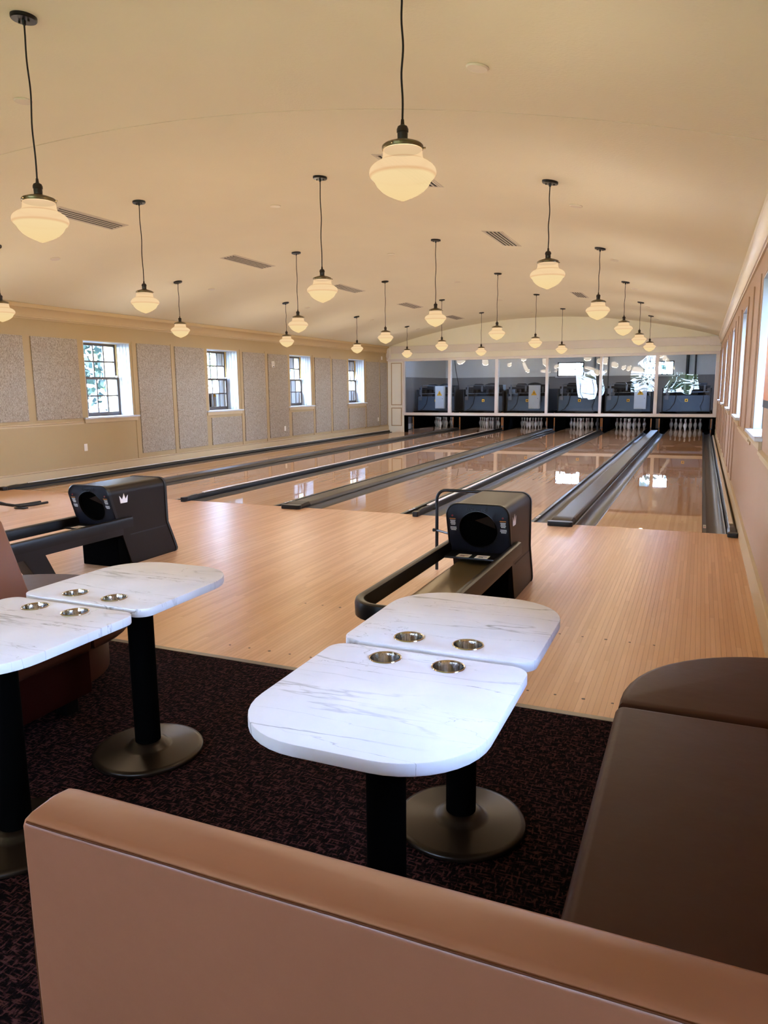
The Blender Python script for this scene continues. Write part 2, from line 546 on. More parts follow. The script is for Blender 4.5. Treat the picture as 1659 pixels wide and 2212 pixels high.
def rrect(x0, x1, y0, y1, r, n=6):
    """rounded rectangle outline; r = one radius or four (x0y0, x1y0, x1y1, x0y1)"""
    if not isinstance(r, (tuple, list)):
        r = (r,) * 4
    out = []
    for (cx, cy_, sx_, sy_, a0, rr) in ((x0, y0, 1, 1, PI, r[0]), (x1, y0, -1, 1, 1.5 * PI, r[1]), (x1, y1, -1, -1, 0, r[2]), (x0, y1, 1, -1, .5 * PI, r[3])):
        if rr <= 1e-6:
            out.append((cx, cy_))
            continue
        for k in range(n + 1):
            a = a0 + .5 * PI * k / n
            out.append((cx + sx_ * rr + rr * math.cos(a), cy_ + sy_ * rr + rr * math.sin(a)))
    return out


ORG = {}


def make(name, mb, material, parent=None, bevel=0, seg=2, angle=38, smooth=True, origin=None):
    """link one mesh object; world coordinates go in, the origin sits at the parent's base"""
    if origin is None:
        origin = ORG.get(parent.name, Vector((0, 0, 0))) if parent else Vector((0, 0, 0))
    origin = Vector(origin)
    me = bpy.data.meshes.new(name)
    me.from_pydata([tuple(Vector(p) - origin) for p in mb.v], [], mb.f)
    bm = bmesh.new()
    bm.from_mesh(me)
    bmesh.ops.recalc_face_normals(bm, faces=bm.faces)
    if bevel:
        es = [e for e in bm.edges if len(e.link_faces) == 2 and e.calc_face_angle(0) > math.radians(angle)]
        bmesh.ops.bevel(bm, geom=es, offset=bevel, segments=seg, profile=.5, affect='EDGES', clamp_overlap=True)
    bm.to_mesh(me)
    bm.free()
    if smooth:
        me.polygons.foreach_set('use_smooth', [True] * len(me.polygons))
        me.set_sharp_from_angle(angle=math.radians(angle))
    me.materials.append(material)
    o = bpy.data.objects.new(name, me)
    COL.objects.link(o)
    if bevel and smooth:
        wn_ = o.modifiers.new('weighted_normals', 'WEIGHTED_NORMAL')
        wn_.keep_sharp = True
    if parent:
        o.parent = parent
    else:
        o.location = origin
    ORG[o.name] = origin
    return o


def tag(o, label=None, cat=None, group=None, kind=None):
    if label:
        o['label'] = label
    if cat:
        o['category'] = cat
    if group:
        o['group'] = group
    if kind:
        o['kind'] = kind
    return o


def thing(name, loc, label, cat, group=None):
    o = bpy.data.objects.new(name, None)
    o.empty_display_size = .1
    COL.objects.link(o)
    o.location = loc
    ORG[o.name] = Vector(loc)
    return tag(o, label, cat, group)


def struct(name, mb, material, bevel=0, **k):
    o = make(name, mb, material, None, bevel, **k)
    o['kind'] = 'structure'
    return o


def sroot(name, loc):
    o = bpy.data.objects.new(name, None)
    o.empty_display_size = .1
    COL.objects.link(o)
    o.location = loc
    ORG[o.name] = Vector(loc)
    o['kind'] = 'structure'
    return o


def copy_tree(o, parent=None):
    c = o.copy()
    COL.objects.link(c)
    if parent:
        c.parent = parent
    for ch in list(o.children):
        copy_tree(ch, c)
    return c


# ------------------------------------------------------------------ measurements
LW = 1.0668
LANE = {6: (-1.0668, 0.0), 5: (-2.8572, -1.7904), 4: (-4.4407, -3.3739), 3: (-6.2311, -5.1643), 2: (-7.8147, -6.7479), 1: (-9.6051, -8.5383)}
XL, XR = -9.95, .347
YB, YE, YF = 15.3, -14.0, 21.5       # glass wall, wall behind the viewer, far wall of the machine room
XC = .5 * (XL + XR)


def zc(x):
    return 3.60 - .0285 * (x + 4.8) ** 2


# ================================================================== STRUCTURE
# ---- floor: dark sub-floor, maple boards laid on it one by one
fl = struct('floor', MB().box(XL - .2, XR + .2, -4.84, .0, -.09, -.012), MT['gap'], smooth=False)
BW = .027354
NB = int((XR - XL) / BW)
pm = None
rest = MB()
for i in range(NB):
    x1 = XR - i * BW
    x0 = x1 - BW + .0008
    if i < 300:
        if pm is None:
            p = make('plank', MB().box(-(BW - .0008), 0, -4.822, -.004, -.012, 0), MT['plank'], fl, smooth=False, origin=(0, 0, 0))
            pm = p.data
        else:
            p = bpy.data.objects.new('plank', pm)
            COL.objects.link(p)
            p.parent = fl
        p.location = (x1, 0, 0)
    else:
        rest.box(x0, x1, -4.822, -.004, -.012, 0)
pr_ = make('plank_run', rest, MT['plank'], fl, smooth=False)
pr_['kind'] = 'stuff'
for ln in (6, 5, 4, 3):
    cx = sum(LANE[ln]) / 2
    for yy in (-3.72, -4.645):
        for k in (-2, -1, 0, 1, 2):
            make('marker_dot', MB().lathe([(.0095 if k == 0 else .007, -.004), (.0095 if k == 0 else .007, .0006)], (cx + k * .1372, yy, 0), 12), MT['dot'], fl)

struct('floor.001', MB().box(XL - .2, XR + .2, YE - .2, -4.84, -.09, -.006), MT['blackm'], smooth=False)
carp = make('carpet', MB().box(XL, XR, YE, -4.862, -.006, .004), MT['carpet'], smooth=False)
tag(carp, 'dark plum and black patterned carpet under the marble tables and benches', 'carpet', kind='structure')
struct('trim_1', MB().box(XL, XR, -4.862, -4.822, -.01, .006), MT['metaltrim'], bevel=.003)
struct('floor.002', MB().box(XL - .2, XR + .2, .0, YF + .2, -.25, -.12), MT['blackm'], smooth=False)

# ---- vaulted ceiling in two fields with an expansion joint


def vault(name, y0, y1, material, th=.12, dz=0.):
    n = 48
    xs = [XL - .15 + (XR - XL + .3) * i / n for i in range(n + 1)]
    poly = [(x, zc(x) + dz) for x in xs] + [(x, zc(x) + dz + th) for x in reversed(xs)]
    return struct(name, MB().prism(poly, y0, y1, 'y'), material)


vault('ceiling', YE - .15, -3.108, MT['ceil'])
vault('ceiling.001', -3.096, YB + .02, MT['ceil'])
vault('ceiling.002', -3.3, -2.9, MT['joint'], .05, .125)
struct('ceiling.003', MB().box(XL - .2, XR + .2, YB + .12, YF + .2, 3.3, 3.4), MT['roomhi'], smooth=False)

# ---- side walls with window openings
WZ0, WZ1 = 1.035, 2.365
LWIN = [(1.745 + 3.494 * k, 2.885 + 3.494 * k) for k in range(-2, 4)]
RZ0, RZ1 = 1.115, 2.42
RWIN = [(-6.98, -6.32)] + [(-1.93 + 3.5 * k, -.80 + 3.5 * k) for k in range(0, 5)]


def side_wall(name, x0, x1, wins, z0, z1, material, ya, yb, ztop=2.95):
    m = MB()
    m.box(x0, x1, ya, yb, -.1, z0)
    m.box(x0, x1, ya, yb, z1, ztop)
    ys = [ya] + [v for wn in wins for v in wn] + [yb]
    for k in range(0, len(ys), 2):
        m.box(x0, x1, ys[k], ys[k + 1], z0, z1)
    return struct(name, m, material, smooth=False)


side_wall('wall_left', XL - .31, XL, LWIN, WZ0, WZ1, MT['wall'], YE - .2, YB + .1)
side_wall('wall_left.001', XL - .62, XL - .31, [(a + .02, b - .02) for a, b in LWIN], WZ0 - .02, WZ1 - .02, MT['stone'], YE - .2, YB + .1)
side_wall('wall_right', XR, XR + .31, RWIN, RZ0, RZ1, MT['wall_b'], YE - .2, YB + .1)
side_wall('wall_right.001', XR + .31, XR + .62, [(a + .02, b - .02) for a, b in RWIN], RZ0 - .02, RZ1 - .02, MT['stone'], YE - .2, YB + .1)

# baseboards, crown, chair rails


def basebrd(name, x, s, y0, y1, material, h=.215):
    prof = [(0, 0), (.018 * s, 0), (.018 * s, h - .05), (.014 * s, h - .03), (.026 * s, h - .02), (.022 * s, h - .005), (0, h)]
    return struct(name, MB().prism([(x + a, b) for a, b in prof], y0, y1, 'y'), material)


basebrd('baseboard_left', XL, 1, YE, YB, MT['trim'])
basebrd('baseboard_right', XR, -1, -8.9, -.165, MT['trim'])
basebrd('baseboard_right.001', XR, -1, -.160, YB, MT['trim'])


def crown(name, x, s, y0, y1, material):
    prof = [(0, 2.63), (.018 * s, 2.63), (.02 * s, 2.645), (.034 * s, 2.65), (.034 * s, 2.668), (.024 * s, 2.675), (.03 * s, 2.70),
            (.05 * s, 2.77), (.085 * s, 2.80), (.085 * s, 2.86), (0, 2.86)]
    return struct(name, MB().prism([(x + a, b) for a, b in prof], y0, y1, 'y'), material)


crown('trim_2', XL, 1, YE, YB, MT['trim'])
crown('trim_3', XR, -1, YE, YB, MT['white'])
# chair rails
struct('trim_4', MB().prism([(XL, .93), (XL + .012, .93), (XL + .012, .955), (XL + .028, .962), (XL + .024, .978), (XL, .985)], YE, 1.62, 'y'), MT['trim'])
rl = [(XR, .965), (XR - .012, .965), (XR - .012, .99), (XR - .03, 1.0), (XR - .026, 1.02), (XR, 1.03)]
struct('trim_5', MB().prism(rl, YE, -2.02, 'y'), MT['trim'])
struct('trim_6', MB().prism(rl, -.70, 1.48, 'y'), MT['trim'])
n_t = 7
# vertical battens of the window wall
for a, b in RWIN[1:]:
    for yy, z0 in ((b + .16, 1.03), (b + 1.12, 1.03), (b + 2.05, 1.03)):
        lo = .215 if yy > 2.6 else z0
        struct('trim_%d' % n_t, MB().box(XR - .014, XR, yy, yy + .10, lo, 2.47), MT['wall_b'], bevel=.003)
        n_t += 1
# battens between the felt panels
for a, b in ((2.93, 3.04), (4.04, 4.12), (6.47, 6.56), (7.54, 7.65), (9.96, 10.05), (11.02, 11.12), (13.40, 13.49), (14.53, 14.59)):
    struct('trim_%d' % n_t, MB().box(XL, XL + .012, a, b, .215, 2.40), MT['wall'], bevel=.003)
    n_t += 1

# ---- windows


def build_window(name, T, u0, u1, z0, z1, loc, fill=MT['sash'], ncol=4, detail=True):
    """T maps (u along wall, depth outwards, z) to the world; the wall face is at depth 0"""
    r = sroot(name, loc)

    def part(nm, mb, m, par=None, **k):
        return make(nm, mb, m, par or r, **k)
    # board lining of the reveal, four boards a side
    for (ua, s) in ((u0, 1), (u1, -1)):
        for k in range(4):
            d0, d1 = .004 + k * .0745, .004 + (k + 1) * .0745 - .007
            part('jamb_board', MB(T).box(ua, ua + .016 * s, d0, d1, z0, z1), MT['jamb'], bevel=.002)
    part('head_board', MB(T).box(u0 + .016, u1 - .016, .004, .30, z1 - .016, z1), MT['jamb'])
    part('sill', MB(T).box(u0 - .115, u1 + .115, -.055, .0, z0 - .025, z0 + .004).box(u0, u1, .0, .33, z0 - .025, z0 + .004), MT['jamb'], bevel=.003)
    part('apron', MB(T).box(u0 - .09, u1 + .09, -.024, .0, z0 - .095, z0 - .026), MT['trim'], bevel=.004)
    zm = .5 * (z0 + z1) + .02
    for (nm, d, a, b, st) in (('upper_sash', .335, zm - .02, z1 - .016, .045), ('lower_sash', .295, z0 + .004, zm + .025, .05)):
        ua, ub = u0 + .016, u1 - .016
        m = MB(T)
        m.box(ua, ua + st, d, d + .036, a, b).box(ub - st, ub, d, d + .036, a, b)
        m.box(ua + st, ub - st, d, d + .036, b - .045, b).box(ua + st, ub - st, d, d + .036, a, a + (.07 if nm == 'lower_sash' else .04))
        sh = part(nm, m, fill)
        ga, gb = a + (.07 if nm == 'lower_sash' else .04), b - .045
        va, vb = ua + st, ub - st
        cw = (vb - va) / ncol
        for k in range(1, ncol):
            make('muntin', MB(T).box(va + k * cw - .013, va + k * cw + .013, d + .004, d + .032, ga, gb), fill, sh, smooth=False)
        zmid = .5 * (ga + gb)
        make('muntin', MB(T).box(va, vb, d + .006, d + .030, zmid - .013, zmid + .013), fill, sh, smooth=False)
        for k in range(ncol):
            for (pa, pb) in ((ga, zmid - .009), (zmid + .009, gb)):
                make('pane', MB(T).add([(va + k * cw + .009, d + .018, pa), (va + (k + 1) * cw - .009, d + .018, pa),
                                        (va + (k + 1) * cw - .009, d + .018, pb), (va + k * cw + .009, d + .018, pb)], [(0, 1, 2, 3)]), MT['pane'], sh, smooth=False)
    part('sash_lock', MB(T).box(u1 - .10, u1 - .045, .25, .295, zm + .02, zm + .05), MT['plate'], bevel=.006)
    return r


wn = 1
for a, b in LWIN:
    build_window('window_%d' % wn, lambda p: (XL - p[1], p[0], p[2]), a, b, WZ0, WZ1, (XL, (a + b) / 2, WZ0))
    wn += 1
for a, b in RWIN:
    build_window('window_%d' % wn, lambda p: (XR + p[1], p[0], p[2]), a, b, RZ0, RZ1, (XR, (a + b) / 2, RZ0))
    wn += 1

# ---- wall behind the viewer with a tall arched window and two plain ones (seen mirrored in the glass wall)
ARC = (-4.68, -3.03, 1.10, 2.48)      # x0 x1 z0 spring
W2 = (-1.97, -.10, .86, 2.20)
W3 = (-7.55, -6.7, .95, 2.70)
W4 = (-9.3, -8.1, .90, 2.15)


def arc_pts(x0, x1, zs, n=16, r=None):
    cx, rr = .5 * (x0 + x1), .5 * (x1 - x0) if r is None else r
    return [(cx + rr * math.cos(PI - PI * k / n), zs + rr * math.sin(PI - PI * k / n)) for k in range(n + 1)]


m = MB()
ops = sorted([W3, (ARC[0], ARC[1], ARC[2], ARC[3]), W2])
xs = [XL - .1] + [v for o in ops for v in o[:2]] + [XR + .1]
for k in range(0, len(xs), 2):
    m.box(xs[k], xs[k + 1], YE - .3, YE, -.1, 3.6)
for o in ops:
    m.box(o[0], o[1], YE - .3, YE, -.1, o[2])
    if o[0] == ARC[0]:
        ap = arc_pts(ARC[0], ARC[1], ARC[3])
        for i in range(len(ap) - 1):
            m.prism([ap[i], ap[i + 1], (ap[i + 1][0], 3.6), (ap[i][0], 3.6)], YE - .3, YE, 'y')
    else:
        m.box(o[0], o[1], YE - .3, YE, o[3], 3.6)
struct('wall_back', m, MT['lobby'], smooth=False)


def grid_window(name, o, nc, nr, arch=False):
    x0, x1, z0, z1 = o
    r = sroot(name, ((x0 + x1) / 2, YE, z0))
    y = YE - .2
    f = MB().box(x0, x0 + .05, y, y + .05, z0, z1).box(x1 - .05, x1, y, y + .05, z0, z1).box(x0, x1, y, y + .05, z0, z0 + .06).box(x0, x1, y, y + .05, z1 - .05, z1)
    make('frame', f, MT['sash'], r, smooth=False)
    for k in range(1, nc):
        xx = x0 + (x1 - x0) * k / nc
        make('muntin', MB().box(xx - .012, xx + .012, y + .01, y + .04, z0, z1), MT['sash'], r, smooth=False)
    for k in range(1, nr):
        zz = z0 + (z1 - z0) * k / nr
        make('muntin', MB().box(x0, x1, y + .01, y + .04, zz - .012, zz + .012), MT['sash'], r, smooth=False)
    make('pane', MB().add([(x0, y + .025, z0), (x1, y + .025, z0), (x1, y + .025, z1), (x0, y + .025, z1)], [(0, 1, 2, 3)]), MT['pane'], r, smooth=False)
    if arch:
        ap = arc_pts(x0, x1, z1)
        ip = arc_pts(x0, x1, z1, r=.5 * (x1 - x0) - .05)
        f = MB()
        for i in range(len(ap) - 1):
            f.prism([ap[i], ap[i + 1], ip[i + 1], ip[i]], y, y + .05, 'y')
        make('arch_frame', f, MT['sash'], r, smooth=False)
        cx = .5 * (x0 + x1)
        for k in range(1, 6):
            a = PI * k / 6
            R_ = .5 * (x1 - x0)
            make('muntin', MB().tube([(cx, y + .025, z1), (cx + R_ * math.cos(a), y + .025, z1 + R_ * math.sin(a))], .012, 6), MT['sash'], r)
        hp = arc_pts(x0, x1, z1, r=.25 * (x1 - x0))
        make('muntin', MB().tube([(p[0], y + .025, p[1]) for p in hp], .012, 6), MT['sash'], r)
        make('pane', MB().add([(p[0], y + .027, p[1]) for p in ip], [tuple(range(len(ip)))]), MT['pane'], r, smooth=False)


grid_window('window_%d' % wn, ARC, 4, 3, True); wn += 1
grid_window('window_%d' % wn, W2, 6, 3); wn += 1
grid_window('window_%d' % wn, W3, 3, 4); wn += 1

# ---- glass end wall over the pins
GX0, GX1 = -9.36, .235
GZ0, GZ1 = .655, 2.36
m = MB().box(XL, GX0, YB, YB + .12, -.1, 2.40)          # pilaster by the panelled wall
m.box(GX1 + .06, XR, YB, YB + .12, -.1, 2.40)
m.box(XL, XR, YB, YB + .12, 2.43, 2.80)
n = 40
xs = [XL + (XR - XL) * i / n for i in range(n + 1)]
m.prism([(XL, 2.78)] + [(XR, 2.78)] + [(x, zc(x) + .06) for x in reversed(xs)], YB, YB + .12, 'y')
struct('wall_front', m, MT['ceil'], smooth=False)
# projecting beam across it, with its end blocks
struct('trim_%d' % n_t, MB().box(XL, XR, YB - .07, YB, 2.62, 2.84).box(XL, XR, YB - .085, YB, 2.83, 2.86), MT['white'], bevel=.004); n_t += 1
struct('trim_%d' % n_t, MB().box(XL, XL + .13, YB - .16, YB, 2.50, 2.80).prism([(XL, 2.50), (XL + .10, 2.50), (XL + .02, 2.38), (XL, 2.38)], YB - .12, YB, 'y'), MT['white'], bevel=.004); n_t += 1
struct('trim_%d' % n_t, MB().box(XR - .30, XR, YB - .10, YB, 2.60, 2.86), MT['white'], bevel=.004); n_t += 1
# panel mouldings of the pilaster
for (z0, z1) in ((.20, .82), (.90, 2.32)):
    mm = MB()
    xa, xb = XL + .12, GX0 - .08
    mm.box(xa, xb, YB - .012, YB, z0, z0 + .03).box(xa, xb, YB - .012, YB, z1 - .03, z1).box(xa, xa + .03, YB - .012, YB, z0, z1).box(xb - .03, xb, YB - .012, YB, z0, z1)
    struct('trim_%d' % n_t, mm, MT['trim'], bevel=.003); n_t += 1
gw = sroot('window_%d' % wn, (XC, YB, GZ0)); wn += 1
make('head_rail', MB().box(XL + .02, XR - .01, YB - .03, YB + .13, GZ1, 2.445), MT['white'], gw, bevel=.004)
make('sill_rail', MB().box(GX0 - .04, XR - .005, YB - .04, YB + .13, .565, GZ0), MT['white'], gw, bevel=.004)
mull = [GX0 - .04, -7.80, -6.22, -4.605, -2.975, -1.395, GX1]
mulw = [.06, .10, .10, .08, .075, .10, .10]
for x, w_ in zip(mull, mulw):
    make('mullion', MB().box(x, x + w_, YB - .02, YB + .12, GZ0, GZ1), MT['white'], gw, bevel=.004)
for k in range(6):
    a, b = mull[k] + mulw[k], mull[k + 1]
    tilt = (-.006, .004, -.004, .006, -.005, .005)[k]
    make('glass_pane', MB().add([(a, YB + .05 - tilt, GZ0), (b, YB + .05 + tilt, GZ0), (b, YB + .05 + tilt, GZ1), (a, YB + .05 - tilt, GZ1)], [(0, 1, 2, 3)]),
         MT['bigpane'], gw, smooth=False)
# black valance under the sill, end and middle posts
struct('trim_%d' % n_t, MB().box(GX0, XR - .01, YB + .0, YB + .1, .515, .565), MT['blackm']); n_t += 1
struct('trim_%d' % n_t, MB().box(GX0, GX0 + .11, YB, YB + .1, -.1, .515), MT['blackm']); n_t += 1
struct('trim_%d' % n_t, MB().box(XR - .10, XR - .005, YB, YB + .1, .02, .515), MT['blackm']); n_t += 1

# ---- machine room behind the glass
m = MB().box(XL - .6, XR + .6, YF, YF + .15, -.2, 1.86)
struct('wall_far', m, MT['roomlo'], smooth=False)
FW = [(-5.35, -4.33, 1.86, 2.40), (-2.15, -1.08, 1.86, 2.38)]
xs = [XL - .6] + [v for o in FW for v in o[:2]] + [XR + .6]
m = MB()
for k in range(0, len(xs), 2):
    m.box(xs[k], xs[k + 1], YF, YF + .15, 1.86, 3.35)
for o in FW:
    m.box(o[0], o[1], YF, YF + .15, o[3], 3.35)
struct('wall_far.001', m, MT['roomhi'], smooth=False)
for s, x in ((1, XL - .3), (-1, XR + .3)):
    struct('wall_%s' % ('left.002' if s > 0 else 'right.002'), MB().box(x - .3, x + .3, YB + .12, YF, -.2, 1.86), MT['roomlo'], smooth=False)
    struct('wall_%s' % ('left.003' if s > 0 else 'right.003'), MB().box(x - .3, x + .3, YB + .12, YF, 1.86, 3.35), MT['roomhi'], smooth=False)
struct('baseboard_left.001', MB().box(XL, XL + .02, YB + .12, YF, -.1, .18), MT['white'], smooth=False)
for o in FW:
    r = sroot('window_%d' % wn, ((o[0] + o[1]) / 2, YF, o[2])); wn += 1
    f = MB().box(o[0], o[0] + .05, YF + .03, YF + .08, o[2], o[3]).box(o[1] - .05, o[1], YF + .03, YF + .08, o[2], o[3]).box(o[0], o[1], YF + .03, YF + .08, o[2], o[2] + .04).box(o[0], o[1], YF + .03, YF + .08, o[3] - .04, o[3])
    make('frame', f, MT['black'], r, smooth=False)
    for k in (1, 2):
        xx = o[0] + (o[1] - o[0]) * k / 3
        make('muntin', MB().box(xx - .012, xx + .012, YF + .04, YF + .07, o[2], o[3]), MT['black'], r, smooth=False)
    zz = .5 * (o[2] + o[3])
    make('muntin', MB().box(o[0], o[1], YF + .04, YF + .07, zz - .012, zz + .012), MT['black'], r, smooth=False)
    for i in range(3):
        for j in range(2):
            a, b = o[0] + (o[1] - o[0]) * i / 3, o[0] + (o[1] - o[0]) * (i + 1) / 3
            c, d = (o[2], zz) if j == 0 else (zz, o[3])
            make('pane', MB().add([(a, YF + .055, c), (b, YF + .055, c), (b, YF + .055, d), (a, YF + .055, d)], [(0, 1, 2, 3)]), MT['pane'], r, smooth=False)
    make('sill', MB().box(o[0] - .06, o[1] + .06, YF - .05, YF, o[2] - .04, o[2]), MT['roomhi'], r, smooth=False)

# ================================================================== LANES
LNAME = {1: 'lane beside the panelled wall', 2: 'second lane from the panelled wall', 3: 'third lane from the panelled wall',
         4: 'third lane from the plain wall', 5: 'second lane from the plain wall', 6: 'lane beside the plain wall'}
GW = .225


def gutter_poly():
    o = [(0, .0), (.012, -.004)]
    for k in range(9):
        a = PI + PI * k / 8
        o.append((.5 * GW + (.5 * GW - .014) * math.cos(a), -.006 + .066 * math.sin(a)))
    o += [(GW - .012, -.004), (GW, 0), (GW, -.09), (0, -.09)]
    return o


proto = None
for ln in range(1, 7):
    x0 = LANE[ln][0]
    if proto is None:
        t = thing('bowling_lane', (x0, 0, 0), '', 'bowling lane', 'glossy bowling lanes')
        make('lane_deck', MB().box(x0, x0 + LW, 0.003, 17.385, -.11, 0), MT['lane'], t, bevel=.002)
        make('gutter', MB().prism([(x0 - GW - .003 + a, b) for a, b in gutter_poly()], .003, 17.385, 'y'), MT['gutter'], t)
        make('gutter', MB().prism([(x0 + LW + .003 + a, b) for a, b in gutter_poly()], .003, 17.385, 'y'), MT['gutter'], t)
        b = make('bumper_rail', MB().box(x0 + LW + .006, x0 + LW + .042, .004, 17.2, -.03, -.001), MT['black'], t, bevel=.003)
        make('sticker', MB().box(x0 + LW + .010, x0 + LW + .038, .28, .46, -.001, .0006), MT['label'], b)
        make('sticker', MB().box(x0 + LW + .012, x0 + LW + .036, .30, .35, .0006, .0010), MT['redl'], b)
        make('sticker', MB().box(x0 + LW + .012, x0 + LW + .036, .37, .42, .0006, .0010), MT['green'], b)
        proto = t
    else:
        t = copy_tree(proto)
        t.location = (x0, 0, 0)
    t['label'] = 'glossy maple bowling lane, the ' + LNAME[ln]

# ---- dividers between the lanes


def divider(name, x0, x1, y0, y1, label, h=.058, capm=MT['cap'], nose=True, lightstrip=None, group=None):
    t = thing(name, ((x0 + x1) / 2, y0, 0), label, 'lane divider', group)
    w_ = x1 - x0
    e = min(.03, w_ * .3)
    pf = [(x0, -.09), (x1, -.09), (x1, h * .35), (x1 - e * .5, h * .85), (x1 - e, h), (x0 + e, h), (x0 + e * .5, h * .85), (x0, h * .35)]
    make('cap', MB().prism(pf, y0, y1, 'y'), capm, t, bevel=.004, angle=20)
    if nose:
        rings = []
        for (yy, hh, g) in ((y0 + .02, h + .003, .004), (y0 - .10, h * .98, .004), (y0 - .20, h * .75, .0), (y0 - .255, h * .45, -.002), (y0 - .265, .0008, .006)):
            rings.append([(x0 - g, yy, .0008), (x1 + g, yy, .0008), (x1 + g, yy, hh * .5 + .0008), (x1 - e * .7, yy, hh + .0008), (x0 + e * .7, yy, hh + .0008), (x0 - g, yy, hh * .5 + .0008)])
        make('nose_cover', MB().loft(rings), MT['hood'] if w_ > .15 else MT['black'], t, bevel=.004, angle=25)
        make('nose_bumper', MB().prism(rrect(x0 - .008, x1 + .008, y0 - .29, y0 - .20, min(.035, w_ * .3)), .0009, h * .92, 'z'), MT['black'], t, bevel=.008)
    if lightstrip:
        a, b, c, d = lightstrip
        make('light_strip', MB().box(a, b, c, d, h, h + .014), MT['strip'], t, bevel=.004)
    return t


def gap_mid(l):
    return .5 * (LANE[l][1] + LANE[l + 1][0])


for l, nm in ((1, 'two lanes nearest the panelled wall'), (3, 'third and fourth lanes'), (5, 'two lanes nearest the plain wall')):
    c = gap_mid(l)
    divider('ball_track_divider', c - .128, c + .128, .11, 17.3, 'wide dark metal ball-track cover between the ' + nm, group='wide ball-track covers')
for l, nm in ((2, 'second and third lanes from the panelled wall'), (4, 'second and third lanes from the plain wall')):
    c = gap_mid(l)
    divider('narrow_divider', c - .027, c + .027, .13, 17.3, 'narrow divider with pale strip, between ' + nm, h=.068, capm=MT['black'],
            lightstrip=(c - .018, c + .018, .30, 16.2), group='narrow lane dividers')
divider('side_divider', .238, XR - .022, .10, 15.2, 'dark edge rail with pale strip along the foot of the plain wall', h=.05, capm=MT['black'],
        lightstrip=(.258, .296, .30, 15.1))
divider('side_divider', XL + .022, -9.842, .10, 15.2, 'dark edge rail with pale strip along the foot of the panelled wall', h=.06, capm=MT['black'],
        lightstrip=(-9.893, -9.868, .30, 15.1))

# ---- pits: kickback plates, curtains, posts
for l in range(1, 7):
    a, b = LANE[l]
    t = thing('pin_pit', ((a + b) / 2, 17.5, 0), 'dark pin pit with wooden side plates, end of the ' + LNAME[l], 'pin pit', 'pin pits')
    make('pin_deck', MB().box(a, b, 17.388, 19.25, -.09, 0), MT['lane'], t, bevel=.002)
    for s, x in ((-1, a - .222), (1, b + .222)):
        xa = x if s > 0 else x - .03
        k = make('kickback', MB().box(xa, xa + .03, 17.45, 19.9, -.10, .62), MT['blackm'], t, smooth=False)
        make('wood_edge', MB().box(xa - .002, xa + .032, 17.41, 17.45, -.10, .60), MT['ply'], k, bevel=.003)
        make('latch', MB().box(xa, xa + .03, 17.388, 17.41, .08, .14), MT['mech2'], k, bevel=.006)
    make('pit_floor', MB().box(a - .22, b + .22, 17.46, 19.6, -.12, -.092), MT['blackm'], t, smooth=False)
    pl_ = make('added_pin_light', MB().lathe([(.013, -.5), (.013, .5)], ((a + b) / 2, 17.53, .52), 10, 'x'), MT['tube'], t)  # unseen tube added to brighten the pins
    make('added_tube_shade', MB().box((a + b) / 2 - .53, (a + b) / 2 + .53, 17.495, 17.505, .485, .60), MT['blackm'], t, smooth=False)  # added lip that keeps the bright tube out of view
    make('pit_curtain', MB().box(a - .21, b + .21, 19.55, 19.58, -.10, .60), MT['blackm'], t, smooth=False)
    make('sweep_bar', MB().box(a - .20, b + .20, 17.60, 17.66, .53, .58), MT['mech'], t, bevel=.01)
for l in (2, 4):
    c = gap_mid(l)
    o = make('curtain_post', MB().box(c - .03, c + .03, 16.36, 16.44, .062, .60), MT['mech'], bevel=.004, origin=(c, 16.4, .062))
    tag(o, 'black post between pin pits, between lanes %s' % ('two and three from the panelled wall' if l == 2 else 'two and three from the plain wall'), 'post', 'pit posts')

# ---- pins
PROF = [(.0258, 0), (.0286, .004), (.030, .02), (.0363, .0572), (.0455, .0857), (.0556, .1143), (.0605, .1480), (.0572, .181), (.047, .2095),
        (.0358, .238), (.0254, .2682), (.0230, .2825), (.0234, .3), (.0270, .324), (.0323, .344), (.0315, .358), (.025, .371), (.012, .3795), (.001, .381)]
pinmesh = None
PN = [('front pin', 0, 0)]
rows = {1: ('second-row', ('left', 'right')), 2: ('third-row', ('left', 'middle', 'right')), 3: ('back-row', ('outer left', 'inner left', 'inner right', 'outer right'))}
for r, (nm, ps) in rows.items():
    for k, q in enumerate(ps):
        PN.append(('%s %s pin' % (nm, q), (k - r / 2) * .3048, r * .264))
for l in range(1, 7):
    cx = sum(LANE[l]) / 2
    for nm, dx, dy in PN:
        if pinmesh is None:
            o = make('bowling_pin', MB().lathe(PROF, (cx + dx, 18.29 + dy, 0.0005), 20), MT['pin'], origin=(cx + dx, 18.29 + dy, 0.0005), angle=60)
            pinmesh = o.data
        else:
            o = bpy.data.objects.new('bowling_pin', pinmesh)
            COL.objects.link(o)
            o.location = (cx + dx, 18.29 + dy, 0.0005)
        tag(o, 'white bowling pin, %s of the %s' % (nm, LNAME[l]), 'bowling pin', 'bowling pins')

